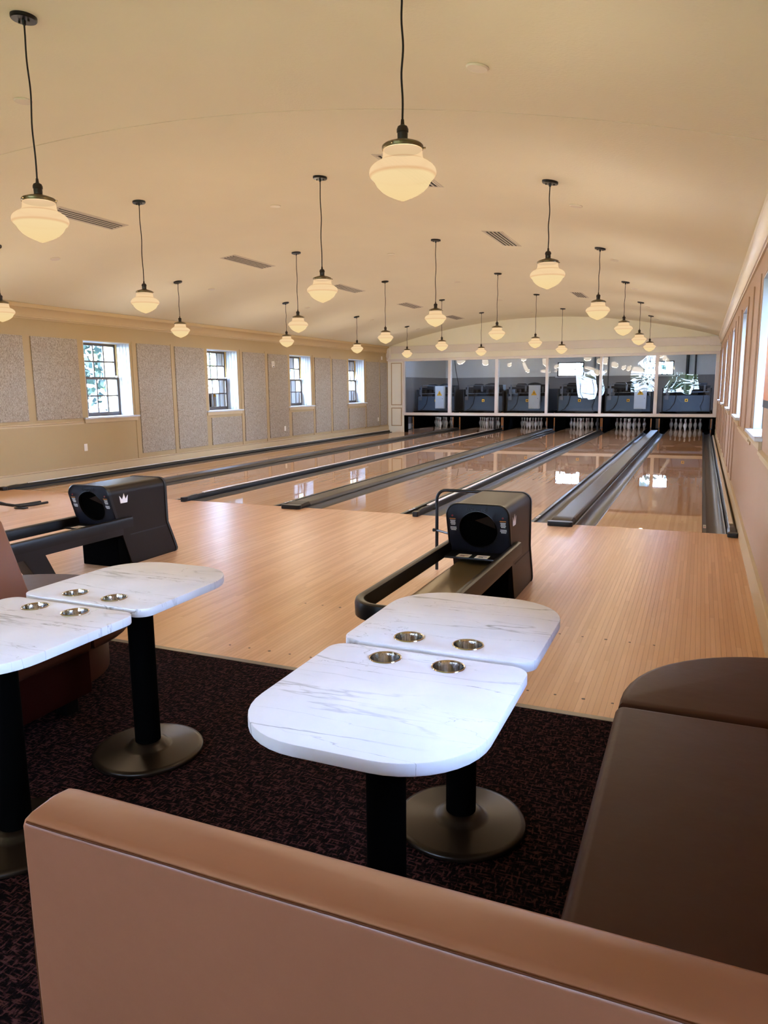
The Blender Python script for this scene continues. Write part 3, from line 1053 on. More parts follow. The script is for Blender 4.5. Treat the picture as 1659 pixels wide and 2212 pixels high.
# ---- pinsetters behind the glass
MY = 17.75
proto = None
rnd = random.Random(3)
for l in range(1, 7):
    cx = sum(LANE[l]) / 2
    if proto is None:
        t = thing('pinsetter', (cx, MY, .6), '', 'pinsetter', 'pinsetter machines behind the glass')
        make('front_shield', MB().prism(rrect(cx - .70, cx + .70, .64, 1.16, (.02, .02, .05, .05)), MY, MY + .03, 'y'), MT['slate'], t, bevel=.006)
        make('side_frame', MB().box(cx - .74, cx - .70, MY - .02, MY + 1.8, .63, 1.40), MT['mech'], t, smooth=False)
        make('side_frame', MB().box(cx + .70, cx + .74, MY - .02, MY + 1.8, .63, 1.40), MT['mech'], t, smooth=False)
        make('cross_beam', MB().box(cx - .69, cx + .69, MY + .12, MY + .2, 1.40, 1.48).box(cx - .5, cx + .6, MY + .3, MY + .36, 1.28, 1.33), MT['mech'], t, bevel=.01)
        make('motor', MB().lathe([(.07, -.16), (.09, -.15), (.09, .12), (.05, .13), (.05, .18)], (cx - .3, MY + .35, 1.36), 16, 'x'), MT['mech'], t)
        make('gearbox', MB().box(cx + .05, cx + .33, MY + .2, MY + .55, 1.18, 1.42), MT['mech'], t, bevel=.02)
        make('pin_elevator', MB().lathe([(.50, 0), (.58, .01), (.58, .12), (.50, .13)], (cx, MY + 1.2, 1.05), 28, 'y'), MT['mech'], t)
        make('rod', MB().tube([(cx - .66, MY + .08, 1.25), (cx + .66, MY + .08, 1.27)], .012), MT['mech2'], t)
        make('rod', MB().tube([(cx - .55, MY + .16, 1.55), (cx + .40, MY + .16, 1.52)], .014), MT['mech2'], t)
        make('deck_plate', MB().box(cx - .66, cx + .66, MY + .1, MY + 1.5, .85, .88), MT['mech'], t, smooth=False)
        for q in range(7):
            bx = cx - .62 + q * .19 + rnd.uniform(-.04, .04)
            hz = 1.2 + rnd.uniform(0, .22)
            make('bracket', MB().box(bx - .03, bx + .03, MY + .05 + .05 * (q % 3), MY + .12 + .05 * (q % 3), hz - .10, hz + rnd.uniform(.03, .16)), MT['mech' if q % 3 else 'mech2'], t, bevel=.006)
        make('belt_cover', MB().prism(rrect(cx - .52, cx - .10, 1.30, 1.60, .1), MY + .5, MY + .62, 'y'), MT['mech'], t, bevel=.01)
        make('chute', MB().box(cx + .12, cx + .60, MY + .45, MY + .9, 1.34, 1.56), MT['mech'], t, bevel=.02)
        make('upright', MB().box(cx - .62, cx - .57, MY + .05, MY + .10, 1.16, 1.56), MT['mech2'], t, bevel=.006)
        make('junction_box', MB().box(cx - .66, cx - .54, MY - .045, MY, 1.02, 1.15), MT['mech2'], t, bevel=.006)
        pl = make('warning_plate', MB().box(cx - .045, cx + .045, MY - .008, MY, .96, 1.05), MT['yellow'], t, bevel=.002)
        make('symbol', MB().box(cx - .022, cx + .022, MY - .010, MY - .008, .985, 1.015).box(cx - .010, cx + .010, MY - .0105, MY - .0085, .975, 1.03), MT['ink'], pl)
        for bx in (-.62, -.38, .42, .64):
            make('bolt', MB().lathe([(.014, 0), (.014, -.01), (.008, -.014)], (cx + bx, MY, 1.10 - .2 * (abs(bx) < .5)), 8, 'y'), MT['mech2'], t)
        make('cable', MB().tube([(cx - .30, MY - .03, 1.30), (cx - .32, MY - .03, 1.1), (cx - .36, MY - .03, .9), (cx - .48, MY - .03, .72), (cx - .6, MY - .03, .66)], .011), MT['black'], t)
        make('cable', MB().tube([(cx + .52, MY - .03, 1.25), (cx + .50, MY - .03, 1.0), (cx + .42, MY - .03, .8), (cx + .46, MY - .03, .68)], .008), MT['black'], t)
        proto = t
    else:
        t = copy_tree(proto)
        t.location = (cx, MY, .6)
    t['label'] = 'dark slate pinsetter machine behind glass above the ' + LNAME[l]
for i, (x, wd, nm) in enumerate(((-8.80, .17, 'nearest the panelled wall'), (-5.38, .19, 'in the middle of the three'), (-1.92, .19, 'nearest the plain wall'))):
    y0 = 17.36
    t = thing('control_box', (x, y0, .73), 'white electrical control box behind the glass, ' + nm, 'control box', 'white control boxes')
    make('box_body', MB().box(x - wd, x + wd, y0, y0 + .16, .73, 1.53), MT['boxw'], t, bevel=.012)
    make('door_seam', MB().box(x - wd + .015, x + wd - .015, y0 - .008, y0, .745, 1.515), MT['boxw'], t, bevel=.004)
    make('lock', MB().lathe([(.012, 0), (.012, -.012)], (x + wd - .06, y0 - .008, 1.08), 10, 'y'), MT['mech2'], t)
    make('bracket', MB().box(x - .05, x + .05, y0 + .16, MY - .03, 1.1, 1.18), MT['mech'], t)
    s = make('warning_sign', MB().prism([(x - .10, 1.19), (x + .10, 1.19), (x, 1.37)], y0 - .011, y0 - .008, 'y'), MT['yellow'], t, smooth=False)
    make('lightning_mark', MB().prism([(x + .018, 1.325), (x - .022, 1.262), (x + .002, 1.265), (x - .014, 1.205), (x + .024, 1.275), (x + .002, 1.272)], y0 - .013, y0 - .011, 'y'), MT['ink'], s, smooth=False)
# unseen tube lights added above the glass line to brighten the machine room
for i, x in enumerate((-7.2, -2.4)):
    t = thing('added_tube_light', (x, 19.6, 3.2), 'unseen tube light added to the machine-room ceiling, over its %s half' % ('panelled-wall', 'plain-wall')[i], 'light', 'added machine-room tube lights')
    make('housing', MB().box(x - .75, x + .75, 19.54, 19.66, 3.2, 3.30), MT['boxw'], t, bevel=.01)
    make('tube', MB().lathe([(.014, -.7), (.014, .7)], (x, 19.6, 3.18), 10, 'x'), MT['tube2'], t)
# conduits and hanging cables in the machine room
for i, (x, y, r_) in enumerate(((-3.9, YF - .06, .03), (-3.75, YF - .06, .02), (-.62, YF - .07, .055), (-.35, YF - .06, .03), (-3.4, YF - .06, .018))):
    o = make('conduit', MB().lathe([(r_, 0), (r_, 3.25)], (x, y, .0), 12).box(x - r_ * 1.6, x + r_ * 1.6, y, y + .06, 1.2, 1.26), MT['mech2'] if i < 2 or i == 4 else MT['black'], origin=(x, y, 0))
    tag(o, ('thin grey conduit on the far machine-room wall, left of the fourth pane', 'second thin grey conduit on the far machine-room wall',
            'thick black pipe on the far machine-room wall behind the last pane', 'slim black pipe beside the thick one behind the last pane', 'slim grey conduit close beside the far machine-room window')[i], 'pipe', 'machine-room pipes')
for i, (x, dx) in enumerate(((-8.1, .05), (-4.75, -.25), (-1.55, -.5))):
    y = 16.7
    pts = [(x + dx * (k / 8) ** 2 + .02 * math.sin(k), y + .55 * k / 8, 3.32 - 1.9 * k / 8) for k in range(9)]
    o = make('hanging_cable', MB().tube(pts, .011), MT['black'], origin=pts[0])
    tag(o, 'black cable hanging from the machine-room ceiling behind the %s glass pane' % ('first', 'third', 'fifth')[i], 'cable', 'hanging cables')

# ================================================================== WALL FITTINGS
PAN = [(-.62 - .0, .488, 1.03, 2.367, 'large felt panel over the chair rail, farther from the first visible window'),
       (.645, 1.60, 1.033, 2.367, 'large felt panel over the chair rail, just before the first visible window'),
       (3.058, 4.015, .302, 2.372, 'tall felt panel just after the first visible window'),
       (4.16, 5.112, .295, 2.366, 'tall felt panel just before the second visible window'),
       (5.288, 6.44, .290, .885, 'low felt panel under the second visible window'),
       (6.585, 7.522, .285, 2.35, 'tall felt panel just after the second visible window'),
       (7.675, 8.603, .28, 2.348, 'tall felt panel just before the third visible window, carrying a small sensor'),
       (8.78, 9.93, .275, .885, 'low felt panel under the third visible window'),
       (10.068, 10.995, .27, 2.338, 'tall felt panel just after the third visible window'),
       (11.135, 12.08, .265, 2.33, 'tall felt panel just before the fourth visible window'),
       (12.2, 13.385, .26, .885, 'low felt panel under the fourth visible window'),
       (13.50, 14.515, .255, 2.324, 'tall felt panel just after the fourth visible window'),
       (14.60, 15.18, .25, 2.32, 'narrow felt panel next to the corner pilaster')]
for (a, b, z0, z1, lb) in PAN:
    o = make('acoustic_panel', MB().box(XL + .0005, XL + .022, a, b, z0, z1), MT['felt'], bevel=.004, origin=(XL, (a + b) / 2, z0))
    tag(o, 'grey ' + lb, 'acoustic panel', 'grey felt wall panels')


def wall_plate(name, y0, y1, z0, z1, x, label, cat='outlet'):
    t = thing(name, (x, (y0 + y1) / 2, z0), label, cat)
    make('plate', MB().box(x, x + .008, y0, y1, z0, z1), MT['plate'], t, bevel=.003)
    zm = (z0 + z1) / 2
    make('socket', MB().box(x + .008, x + .011, y0 + .02, y1 - .02, z0 + .02, zm - .006).box(x + .008, x + .011, y0 + .02, y1 - .02, zm + .006, z1 - .02), MT['white'], t, bevel=.003)


wall_plate('wall_outlet', 1.597, 1.672, .46, .585, XL, 'white wall outlet low under the first visible window')
wall_plate('wall_outlet', 8.33, 8.41, .425, .545, XL + .022, 'white wall outlet low on the felt panel before the third window')
wall_plate('wall_outlet', 14.35, 14.43, .405, .522, XL + .022, 'white wall outlet low on a felt panel near the corner')
wall_plate('wall_sensor', 14.72, 14.82, 2.41, 2.52, XL, 'small white device high on the panelled wall near the corner', 'sensor')
t = thing('wall_alarm', (XL + .022, 7.86, 2.02), 'white wall alarm on the tall felt panel before the third window', 'alarm')
make('housing', MB().box(XL + .022, XL + .05, 7.81, 7.92, 2.02, 2.17), MT['plate'], t, bevel=.008)
make('lens', MB().box(XL + .05, XL + .066, 7.83, 7.90, 2.07, 2.15), MT['vent'], t, bevel=.008)
make('grille', MB().box(XL + .05, XL + .054, 7.84, 7.89, 2.03, 2.05), MT['ventd'], t)

# framed screen on the window wall, only its edge in the picture
SY = -2.66
t = thing('wall_screen', (XR, -3.0, 1.36), 'black framed wall screen at the picture edge beside the nearest window', 'screen')
make('screen_frame', MB().box(XR - .06, XR - .002, -3.60, SY, 1.36, 2.02), MT['black'], t, bevel=.006)
make('display', MB().box(XR - .062, XR - .06, -3.55, SY - .05, 1.41, 1.98), MT['screen'], t)

# ceiling vents: frame with dark slots
vent_rows = ((-6.8, [(-1.68, -.70), (1.63, 2.72), (5.2, 6.3), (8.74, 9.82), (12.3, 13.36)], 'far'),
             (-2.68, [(-1.95, -.88), (1.52, 2.56), (5.0, 6.05), (8.43, 9.40), (11.95, 12.95)], 'near'))
ordn = ('first', 'second', 'third', 'fourth', 'fifth', 'sixth')
for x, ys, rw in vent_rows:
    for i, (a, b) in enumerate(ys):
        z = zc(x)
        sl = -2 * .0285 * (x + 4.8)
        T = lambda p, x=x, z=z, sl=sl: (x + p[0], p[1], z + p[0] * sl + p[2])
        t = thing('ceiling_vent', (x, (a + b) / 2, z), '%s white slotted ceiling vent from the front, in the row %s' % (ordn[i].capitalize(), 'nearer the panelled wall' if rw == 'far' else 'nearer the plain wall'), 'vent', 'ceiling vents')
        m = MB(T).box(-.135, .135, a - .04, b + .04, -.004, .004)
        make('vent_plate', m, MT['vent'], t)
        for k in range(4):
            u = -.075 + k * .05
            make('slot', MB(T).box(u - .013, u + .013, a, b, -.0055, -.004), MT['ventd'], t, smooth=False)
        for k in range(5):
            u = -.1 + k * .05
            make('blade', MB(T).box(u - .008, u + .008, a, b, -.009, -.004), MT['vent'], t, smooth=False)
# sprinkler covers
dp = None
for x, y0, rw in ((-1.33, -3.87, 'plain wall'), (-4.76, -3.85, 'middle of the vault'), (-8.22, -3.85, 'panelled wall')):
    for k in range(6):
        y = y0 + 3.49 * k
        if dp is None:
            o = make('sprinkler_cover', MB().lathe([(.052, .006), (.062, .002), (.066, -.004), (.058, -.012), (.002, -.014)], (x, y, zc(x)), 20), MT['plate'], origin=(x, y, zc(x)))
            dp = o.data
        else:
            o = bpy.data.objects.new('sprinkler_cover', dp)
            COL.objects.link(o)
            o.location = (x, y, zc(x))
        o.rotation_euler = (0, math.atan(2 * .0285 * (x + 4.8)), 0)
        tag(o, 'round white sprinkler cover, %s from the front, row by the %s' % (ordn[k], rw), 'sprinkler cover', 'sprinkler covers')

# exit sign behind the viewer
t = thing('exit_sign', (-8.3, YE, 2.75), 'red exit sign on the wall with the arched window', 'sign')
make('housing', MB().box(-8.48, -8.12, YE, YE + .05, 2.75, 2.95), MT['plate'], t, bevel=.01)


def text_mesh(name, body, size, material, parent, T, depth=.0015, width=None):
    """lettering as a mesh; local x right, y up, z out"""
    cu = bpy.data.curves.new('t', 'FONT')
    cu.body = body
    cu.size = size
    cu.align_x = 'CENTER'
    cu.align_y = 'CENTER'
    cu.extrude = depth
    ob = bpy.data.objects.new('t', cu)
    COL.objects.link(ob)
    me = bpy.data.meshes.new_from_object(ob.evaluated_get(bpy.context.evaluated_depsgraph_get()))
    bpy.data.objects.remove(ob)
    bpy.data.curves.remove(cu)
    mb = MB()
    vs_ = [v.co.copy() for v in me.vertices]
    if width and vs_:
        w0 = max(v.x for v in vs_) - min(v.x for v in vs_)
        for v in vs_:
            v.x *= width / max(w0, 1e-6)
    mb.v = [tuple(T(v)) for v in vs_]
    mb.f = [tuple(p.vertices) for p in me.polygons]
    bpy.data.meshes.remove(me)
    return make(name, mb, material, parent, smooth=False)


text_mesh('lettering', 'EXIT', .15, MT['exitm'], t, lambda v: (-8.3 - v.x, YE + .0515 + v.z, 2.85 + v.y))

# ================================================================== PENDANTS
GZ = 2.5
GP = [(.0885, .092), (.090, .075), (.093, .054), (.097, .040), (.104, .034), (.122, .026), (.142, .012), (.153, -.003), (.1555, -.016), (.153, -.028), (.144, -.039),
      (.136, -.043), (.133, -.047), (.130, -.055), (.119, -.073), (.101, -.091), (.077, -.107), (.050, -.1195), (.026, -.1295), (.010, -.136), (.001, -.1385)]
PROW = ((-1.41, 'row nearest the plain wall'), (-3.67, 'second row from the plain wall'),
        (-5.93, 'second row from the panelled wall'), (-8.19, 'row nearest the panelled wall'))
PY = [12.60, 9.12, 5.64, 2.16, -1.31, -4.80, -8.28]
ldat = bpy.data.lights.new('pendant_bulb', 'POINT')
ldat.energy = PENDANT_POWER
ldat.color = (1.0, .83, .60)
ldat.shadow_soft_size = .13
for ri, (x, rn) in enumerate(PROW):
    proto = None
    for k, y in enumerate(PY):
        if proto is None:
            t = thing('pendant_lamp', (x, y, GZ), '', 'pendant lamp', 'schoolhouse pendant lamps')
            zt = zc(x)
            sl = -2 * .0285 * (x + 4.8)
            make('globe', MB().lathe(GP, (x, y, GZ), 32, caps=False), MT['globe'], t, angle=50)
            f = make('fitter', MB().lathe([(.093, .083), (.095, .086), (.095, .099), (.088, .106), (.055, .118), (.032, .124), (.026, .128)], (x, y, GZ), 28), MT['brass'], t)
            make('glare_disc', MB().lathe([(.0865, .084), (.0865, .0815), (.001, .081)], (x, y, GZ), 28), MT['blackm'], f)  # black disc added to hide the bulb's glare on the fitter
            for q in range(3):
                a = 2 * PI * q / 3 + .4
                make('screw', MB().tube([(x + .09 * math.cos(a), y + .09 * math.sin(a), GZ + .092), (x + .106 * math.cos(a), y + .106 * math.sin(a), GZ + .092)], .004, 6), MT['brass'], f)
            make('socket', MB().lathe([(.023, .126), (.024, .15), (.0235, .158), (.027, .16), (.027, .172), (.022, .184), (.011, .190), (.009, .194), (.007, .214)], (x, y, GZ), 20), MT['bronze'], t)
            npt = 24
            zz0, zz1 = GZ + .21, zt - .03
            make('cord', MB().tube([(x + .004 * math.sin(.55 * i) * math.sin(PI * i / npt), y + .003 * math.cos(.5 * i) * math.sin(PI * i / npt), zz0 + (zz1 - zz0) * i / npt) for i in range(npt + 1)], .0048, 6), MT['cord'], t)
            cpy = MB(lambda p, x=x, y=y, zt=zt, sl=sl: (p[0], p[1], p[2] + (p[0] - x) * sl))
            cpy.lathe([(.070, .003), (.070, -.016), (.066, -.021), (.012, -.022), (.009, -.045), (.005, -.046)], (x, y, zt), 24)
            make('canopy', cpy, MT['black'], t)
            make('canopy_screw', MB().lathe([(.006, -.02), (.006, -.032)], (x + .035, y, zt + .035 * sl), 8).lathe([(.006, -.02), (.006, -.032)], (x - .035, y, zt - .035 * sl), 8), MT['bronze'], t)
            lo = bpy.data.objects.new('pendant_bulb', ldat)
            COL.objects.link(lo)
            lo.parent = t
            lo.location = (0, 0, -.03)
            proto = t
        else:
            t = copy_tree(proto)
            t.location = (x, y, GZ)
        t['label'] = 'lit white globe pendant lamp, %s from the glass wall, %s' % (('first', 'second', 'third', 'fourth', 'fifth', 'sixth', 'seventh')[k], rn)

# ================================================================== TABLES
TZ = .745


def table(xc, far, label):
    """one half of a pair: flat edge towards its partner, the far corners broadly rounded"""
    t = thing('marble_table', (xc, -5.875 if far else -6.535, .004), label, 'table', 'veined white tables')
    hw = .302
    if far:
        y0, y1, R_ = -6.185, -5.565, (.055, .055, .21, .21)
        yc = -5.875
    else:
        y0, y1, R_ = -6.845, -6.215, (.21, .21, .055, .055)
        yc = -6.535
    out = rrect(xc - hw, xc + hw, y0, y1, R_, 10)
    holes = [(xc - .105, -6.098 if far else -6.288), (xc + .086, -6.098 if far else -6.288)]
    # slab with two round holes
    bm = bmesh.new()
    bv = [bm.verts.new((p[0] - xc, p[1] - yc, 0)) for p in out]
    es = [bm.edges.new((bv[i], bv[(i + 1) % len(bv)])) for i in range(len(bv))]
    for (hx, hy) in holes:
        hv = [bm.verts.new((hx - xc + .0445 * math.cos(2 * PI * i / 24), hy - yc + .0445 * math.sin(2 * PI * i / 24), 0)) for i in range(24)]
        es += [bm.edges.new((hv[i], hv[(i + 1) % 24])) for i in range(24)]
    bmesh.ops.triangle_fill(bm, use_beauty=True, use_dissolve=False, edges=es)
    ex = bmesh.ops.extrude_face_region(bm, geom=list(bm.faces))
    for v in ex['geom']:
        if isinstance(v, bmesh.types.BMVert):
            v.co.z = .031
    bmesh.ops.recalc_face_normals(bm, faces=bm.faces)
    ed = [e for e in bm.edges if len(e.link_faces) == 2 and e.calc_face_angle(0) > 1.2 and (e.verts[0].co.z > .03) == (e.verts[1].co.z > .03)]
    bmesh.ops.bevel(bm, geom=ed, offset=.003, segments=2, profile=.5, affect='EDGES')
    me = bpy.data.meshes.new('tabletop')
    bm.to_mesh(me)
    bm.free()
    me.polygons.foreach_set('use_smooth', [True] * len(me.polygons))
    me.set_sharp_from_angle(angle=math.radians(30))
    me.materials.append(MT['marble'])
    o = bpy.data.objects.new('tabletop', me)
    COL.objects.link(o)
    o.parent = t
    o.location = (0, 0, TZ - .031 - .004)
    for (hx, hy) in holes:
        c = make('cup_holder', MB().lathe([(.0442, .0), (.0435, -.004), (.041, -.012), (.0405, -.088), (.037, -.094), (.001, -.095)], (hx, hy, TZ), 32, caps=False), MT['steel'], t)
        make('rim', MB().lathe([(.0425, -.003), (.0432, .0015), (.0450, .0030), (.0470, .0022), (.0478, .0004)], (hx, hy, TZ), 32, caps=False), MT['chrome'], c)
    make('column', MB().lathe([(.052, .03), (.052, TZ - .045)], (xc, yc, .004), 28), MT['blackm'], t)
    make('top_plate', MB().box(xc - .16, xc + .16, yc - .16, yc + .16, TZ - .041, TZ - .032), MT['blackm'], t)
    make('base_disc', MB().lathe([(.214, .0), (.224, .003), (.226, .012), (.222, .019), (.205, .023), (.10, .030), (.085, .034), (.075, .048), (.055, .056)], (xc, yc, .004), 48), MT['basem'], t, angle=50)
    return t


table(-.777, True, 'white veined table half nearer the lanes, beside the brown bench')
table(-.777, False, 'white veined table half in the foreground, nearest the tan booth back')
table(-2.152, True, 'white veined table half at left, the one nearer the lanes')
table(-2.152, False, 'white veined table half at left edge, cut off by the picture')

# ================================================================== BENCHES


def cushion(mb_poly, z0, z1, r, seg=5):
    """outline cushion with rounded upper and lower edges: loft of inset rings"""
    def inset(poly, d):
        n_ = len(poly)
        out = []
        for i in range(n_):
            p0, p1, p2 = Vector(poly[i - 1]), Vector(poly[i]), Vector(poly[(i + 1) % n_])
            a, b = (p1 - p0), (p2 - p1)
            a = a.normalized() if a.length > 1e-9 else b.normalized()
            b = b.normalized() if b.length > 1e-9 else a
            na, nb = Vector((-a.y, a.x)), Vector((-b.y, b.x))
            nn = (na + nb)
            nn = nn / max(nn.length_squared, .3) * 2 if nn.length > 1e-6 else na
            out.append(tuple(p1 + nn * d))
        return out
    rings = []
    for k in range(seg + 1):
        a = .5 * PI * k / seg
        rings.append([(p[0], p[1], z0 + r * (1 - math.cos(a))) for p in inset(mb_poly, r * (1 - math.sin(a)))])
    for k in range(seg + 1):
        a = .5 * PI * k / seg
        rings.append([(p[0], p[1], z1 - r * (1 - math.sin(a))) for p in inset(mb_poly, r * (1 - math.cos(a)))])
    return MB().loft(rings)


# brown bench along the window wall
t = thing('brown_bench', (0, -6.4, .004), 'dark brown vinyl bench along the window wall, with rounded end', 'bench')
make('seat', cushion(rrect(-.29, .185, -7.22, -5.705, .03, 3), .30, .462, .028), MT['brown'], t, angle=60)
ell = [(-.285, -5.69)] + [(.33 - .615 * math.cos(.5 * PI * k / 14), -5.62 + .60 * math.sin(.5 * PI * k / 14)) for k in range(15)] + [(.335, -5.69)]
make('end_cushion', cushion(list(reversed(ell)), .30, .462, .03), MT['brown'], t, angle=60)
make('backrest', MB().prism([(.165, .44), (.20, .88), (.225, .90), (.30, .90), (.32, .88), (.325, .08), (.19, .08), (.19, .42)], -7.22, -5.72, 'y'), MT['tan'], t, bevel=.014, seg=3)
make('front_fascia', MB().box(-.265, .16, -7.20, -5.72, .09, .30), MT['brown'], t, bevel=.008)
make('end_fascia', MB().prism([(p[0] * .94 + .02, (p[1] + 5.69) * .93 - 5.69) for p in reversed(ell)], .09, .30, 'z'), MT['brown'], t)
make('plinth', MB().box(-.22, .30, -7.18, -5.60, 0, .09), MT['plinth'], t)

# tan booth back in the foreground, its seat behind
t = thing('tan_booth', (-.35, -7.3, .004), 'tan vinyl booth back with top seam, large in the foreground', 'bench')
bx0 = -1.035
prof = [(-7.392, .10), (-7.396, .60), (-7.397, .838), (-7.392, .848), (-7.378, .853), (-7.335, .857), (-7.303, .853), (-7.285, .841), (-7.276, .815), (-7.27, .60), (-7.25, .10)]
make('backrest', MB().prism(prof, bx0, XR - .02, 'x'), MT['tan'], t, bevel=.010, seg=3, angle=50)
make('piping', MB().tube([(bx0 + .012, -7.395, .846)] + [(bx0 + .02 + (XR - .02 - bx0 - .03) * k / 20, -7.3955 - .0006 * math.sin(k * 1.3), .8455) for k in range(21)], .0017, 6), MT['piping'], t)
make('piping', MB().tube([(bx0 - .0005, -7.388, .12), (bx0 - .0005, -7.391, .60), (bx0 + .002, -7.389, .835)], .0017, 6), MT['piping'], t)
make('plinth', MB().box(bx0 + .03, XR - .04, -7.37, -7.27, 0, .11), MT['plinth'], t)

# double bench with raked back left of the further tables
t = thing('double_bench', (-3.27, -6.2, .004), 'tan and brown double bench with raked back, beside the tables at left', 'bench')
cxb = -3.27
el2 = [(cxb + .62 * math.cos(PI * k / 24), -5.62 + .60 * math.sin(PI * k / 24)) for k in range(25)]
make('end_cushion', cushion([(cxb - .62, -5.64), (cxb + .62, -5.64)] + el2, .30, .462, .03), MT['brown'], t, angle=60)
for s in (1, -1):
    xs_ = sorted((cxb + s * .62, cxb + s * .10))
    make('seat', cushion(rrect(xs_[0], xs_[1], -7.9, -5.645, .03, 3), .30, .462, .028), MT['brown'], t, angle=60)
make('backrest', MB().prism([(cxb + .145, .46), (cxb - .02, .86), (cxb - .04, .885), (cxb - .11, .885), (cxb - .13, .86), (cxb - .145, .46), (cxb - .09, .10), (cxb + .09, .10)], -7.9, -5.55, 'y'), MT['tan'], t, bevel=.014, seg=3)
make('front_fascia', MB().box(cxb - .585, cxb + .585, -7.88, -5.64, .09, .30), MT['red'], t, bevel=.008)
make('end_fascia', MB().prism([(cxb + (p[0] - cxb) * .80, -5.62 + (p[1] + 5.62) * .80) for p in [(cxb - .62, -5.64), (cxb + .62, -5.64)] + el2], .09, .30, 'z'), MT['brown'], t)
make('plinth', MB().box(cxb - .30, cxb + .30, -7.8, -5.5, 0, .09), MT['plinth'], t)
for sx_ in (-1, 1):
    for yy in (-5.72, -7.6):
        make('leg', MB().box(cxb + sx_ * .50 - .035, cxb + sx_ * .50 + .035, yy - .035, yy + .035, 0, .095), MT['black'], t, bevel=.004)

# ================================================================== BALL RETURNS


def ball_return(xc, y0, label):
    t = thing('ball_return', (xc, y0, 0), label, 'ball return', 'black ball returns')
    hw = .215

    def yprof(z):
        """front and rear of the hood at height z"""
        f = y0 - .02 - .20 * min(1, max(0, (z - .02) / .60))
        r = y0 + .60 - .13 * min(1, max(0, z / .30)) if z < .34 else y0 + .47
        return f, r
    zs = [.0, .01, .03, .10, .20, .30, .38, .46, .54, .60]
    top = .712
    R_ = .075
    rings = []
    n_ = 8
    # cross sections running front to rear
    K = 22
    for k in range(K + 1):
        u = k / K
        ring = []

        def P(x, z):
            f, r = yprof(z)
            inr = 0
            if z < .05:
                inr = .05 - math.sqrt(max(0, .05 ** 2 - (.05 - z) ** 2))
            return (x, f + inr * .6 + (r - inr - f - inr * .6) * u, z)
        for z in zs:
            ring.append(P(xc + hw, z))
        for i in range(n_ + 1):
            a = .5 * PI * i / n_
            ring.append(P(xc + hw - R_ + R_ * math.cos(a), top - R_ + R_ * math.sin(a)))
        for i in range(n_ + 1):
            a = .5 * PI + .5 * PI * i / n_
            ring.append(P(xc - hw + R_ + R_ * math.cos(a), top - R_ + R_ * math.sin(a)))
        for z in reversed(zs):
            ring.append(P(xc - hw, z))
        rings.append(ring)
    hd = make('hood', MB().loft(rings), MT['hood'], t, angle=50)
    # black edge band at the rear
    rear = []
    for k in (0, 1):
        ring = []
        for p in rings[-1]:
            dx = (p[0] - xc)
            s_ = 1.03
            ring.append((xc + dx * s_, p[1] - .012 + .026 * k, max(.001, p[2] * 1.006)))
        rear.append(ring)
    make('edge_band', MB().loft(rear), MT['rubber'], t, angle=50)
    # lower front apron, recessed under the rack
    make('seam', MB().box(xc + hw, xc + hw + .0015, y0 - .02, y0 + .46, .262, .272), MT['ink'], hd)
    # face: navy panel with a round mouth
    tilt = -.20 / .60

    def FT(p):      # (x, out, z) on the raked front plane
        return (p[0], y0 - .02 + tilt * (min(p[2], .62) - .02) - p[1], p[2])
    bm = bmesh.new()
    yv = 0
    out = rrect(xc - hw - .004, xc + hw + .004, .36, top + .004, (.02, .02, .08, .08), 8)
    hole = [(xc + .135 * math.cos(2 * PI * i / 40), .535 + .132 * math.sin(2 * PI * i / 40)) for i in range(40)]
    v1 = [bm.verts.new((p[0], 0, p[1])) for p in out]
    v2 = [bm.verts.new((p[0], 0, p[1])) for p in hole]
    es = [bm.edges.new((v1[i], v1[(i + 1) % len(v1)])) for i in range(len(v1))] + [bm.edges.new((v2[i], v2[(i + 1) % 40])) for i in range(40)]
    bmesh.ops.triangle_fill(bm, use_beauty=True, use_dissolve=False, edges=es)
    ex = bmesh.ops.extrude_face_region(bm, geom=list(bm.faces))
    for v in ex['geom']:
        if isinstance(v, bmesh.types.BMVert):
            v.co.y = 1
    mb = MB()
    bm.verts.index_update()
    mb.v = [FT((v.co.x, .006 + .022 * v.co.y, v.co.z)) for v in bm.verts]
    mb.f = [tuple(v.index for v in f.verts) for f in bm.faces]
    bm.free()
    fc = make('face_panel', mb, MT['navy'], t, angle=30)
    make('face_rim', MB().loft([[FT((xc + (p[0] - xc) * s_, o_, .54 + (p[1] - .54) * s_)) for p in out] for (s_, o_) in ((.985, .028), (1.0, .034), (1.03, .03), (1.03, .0))], caps=False), MT['black'], fc, angle=40)
    make('mouth', MB().loft([[FT((xc + (p[0] - xc) * s_, o_, .535 + (p[1] - .535) * s_)) for p in hole] for (s_, o_) in ((1.03, .029), (1.0, .030), (.97, .012))], caps=False), MT['black'], fc)
    make('mouth_lining', MB().add([FT((p[0], .0025, p[1])) for p in hole], [tuple(range(40))]), MT['blackm'], fc, smooth=False)
    # wording
    text_mesh('lettering', 'Brunswick', .042, MT['ink'], fc, lambda v: FT((xc + v.x, .0285 + v.z, .683 + v.y)), depth=.002, width=.15)
    for s in (-1, 1):
        bx = xc + s * .178
        make('reset_button', MB().lathe([(.0065, 0), (.0065, -.004), (.004, -.006)], (bx, FT((0, .028, .632))[1], .632), 12, 'y'), MT['redl'], fc)
        make('print_line', MB().box(-1, 1, 0, 1, 0, 1) if False else MB(FT).box(bx - .022, bx + .022, .028, .0286, .606, .612), MT['orange'], fc, smooth=False)
        mm = MB(FT)
        for q, (hwid, zz) in enumerate(((.019, .596), (.017, .586), (.019, .576), (.015, .566), (.022, .546), (.023, .536), (.018, .526))):
            mm.box(bx - hwid, bx + hwid, .028, .0286, zz - .0028, zz + .0028)
        make('print_lines', mm, MT['lettering'], fc, smooth=False)
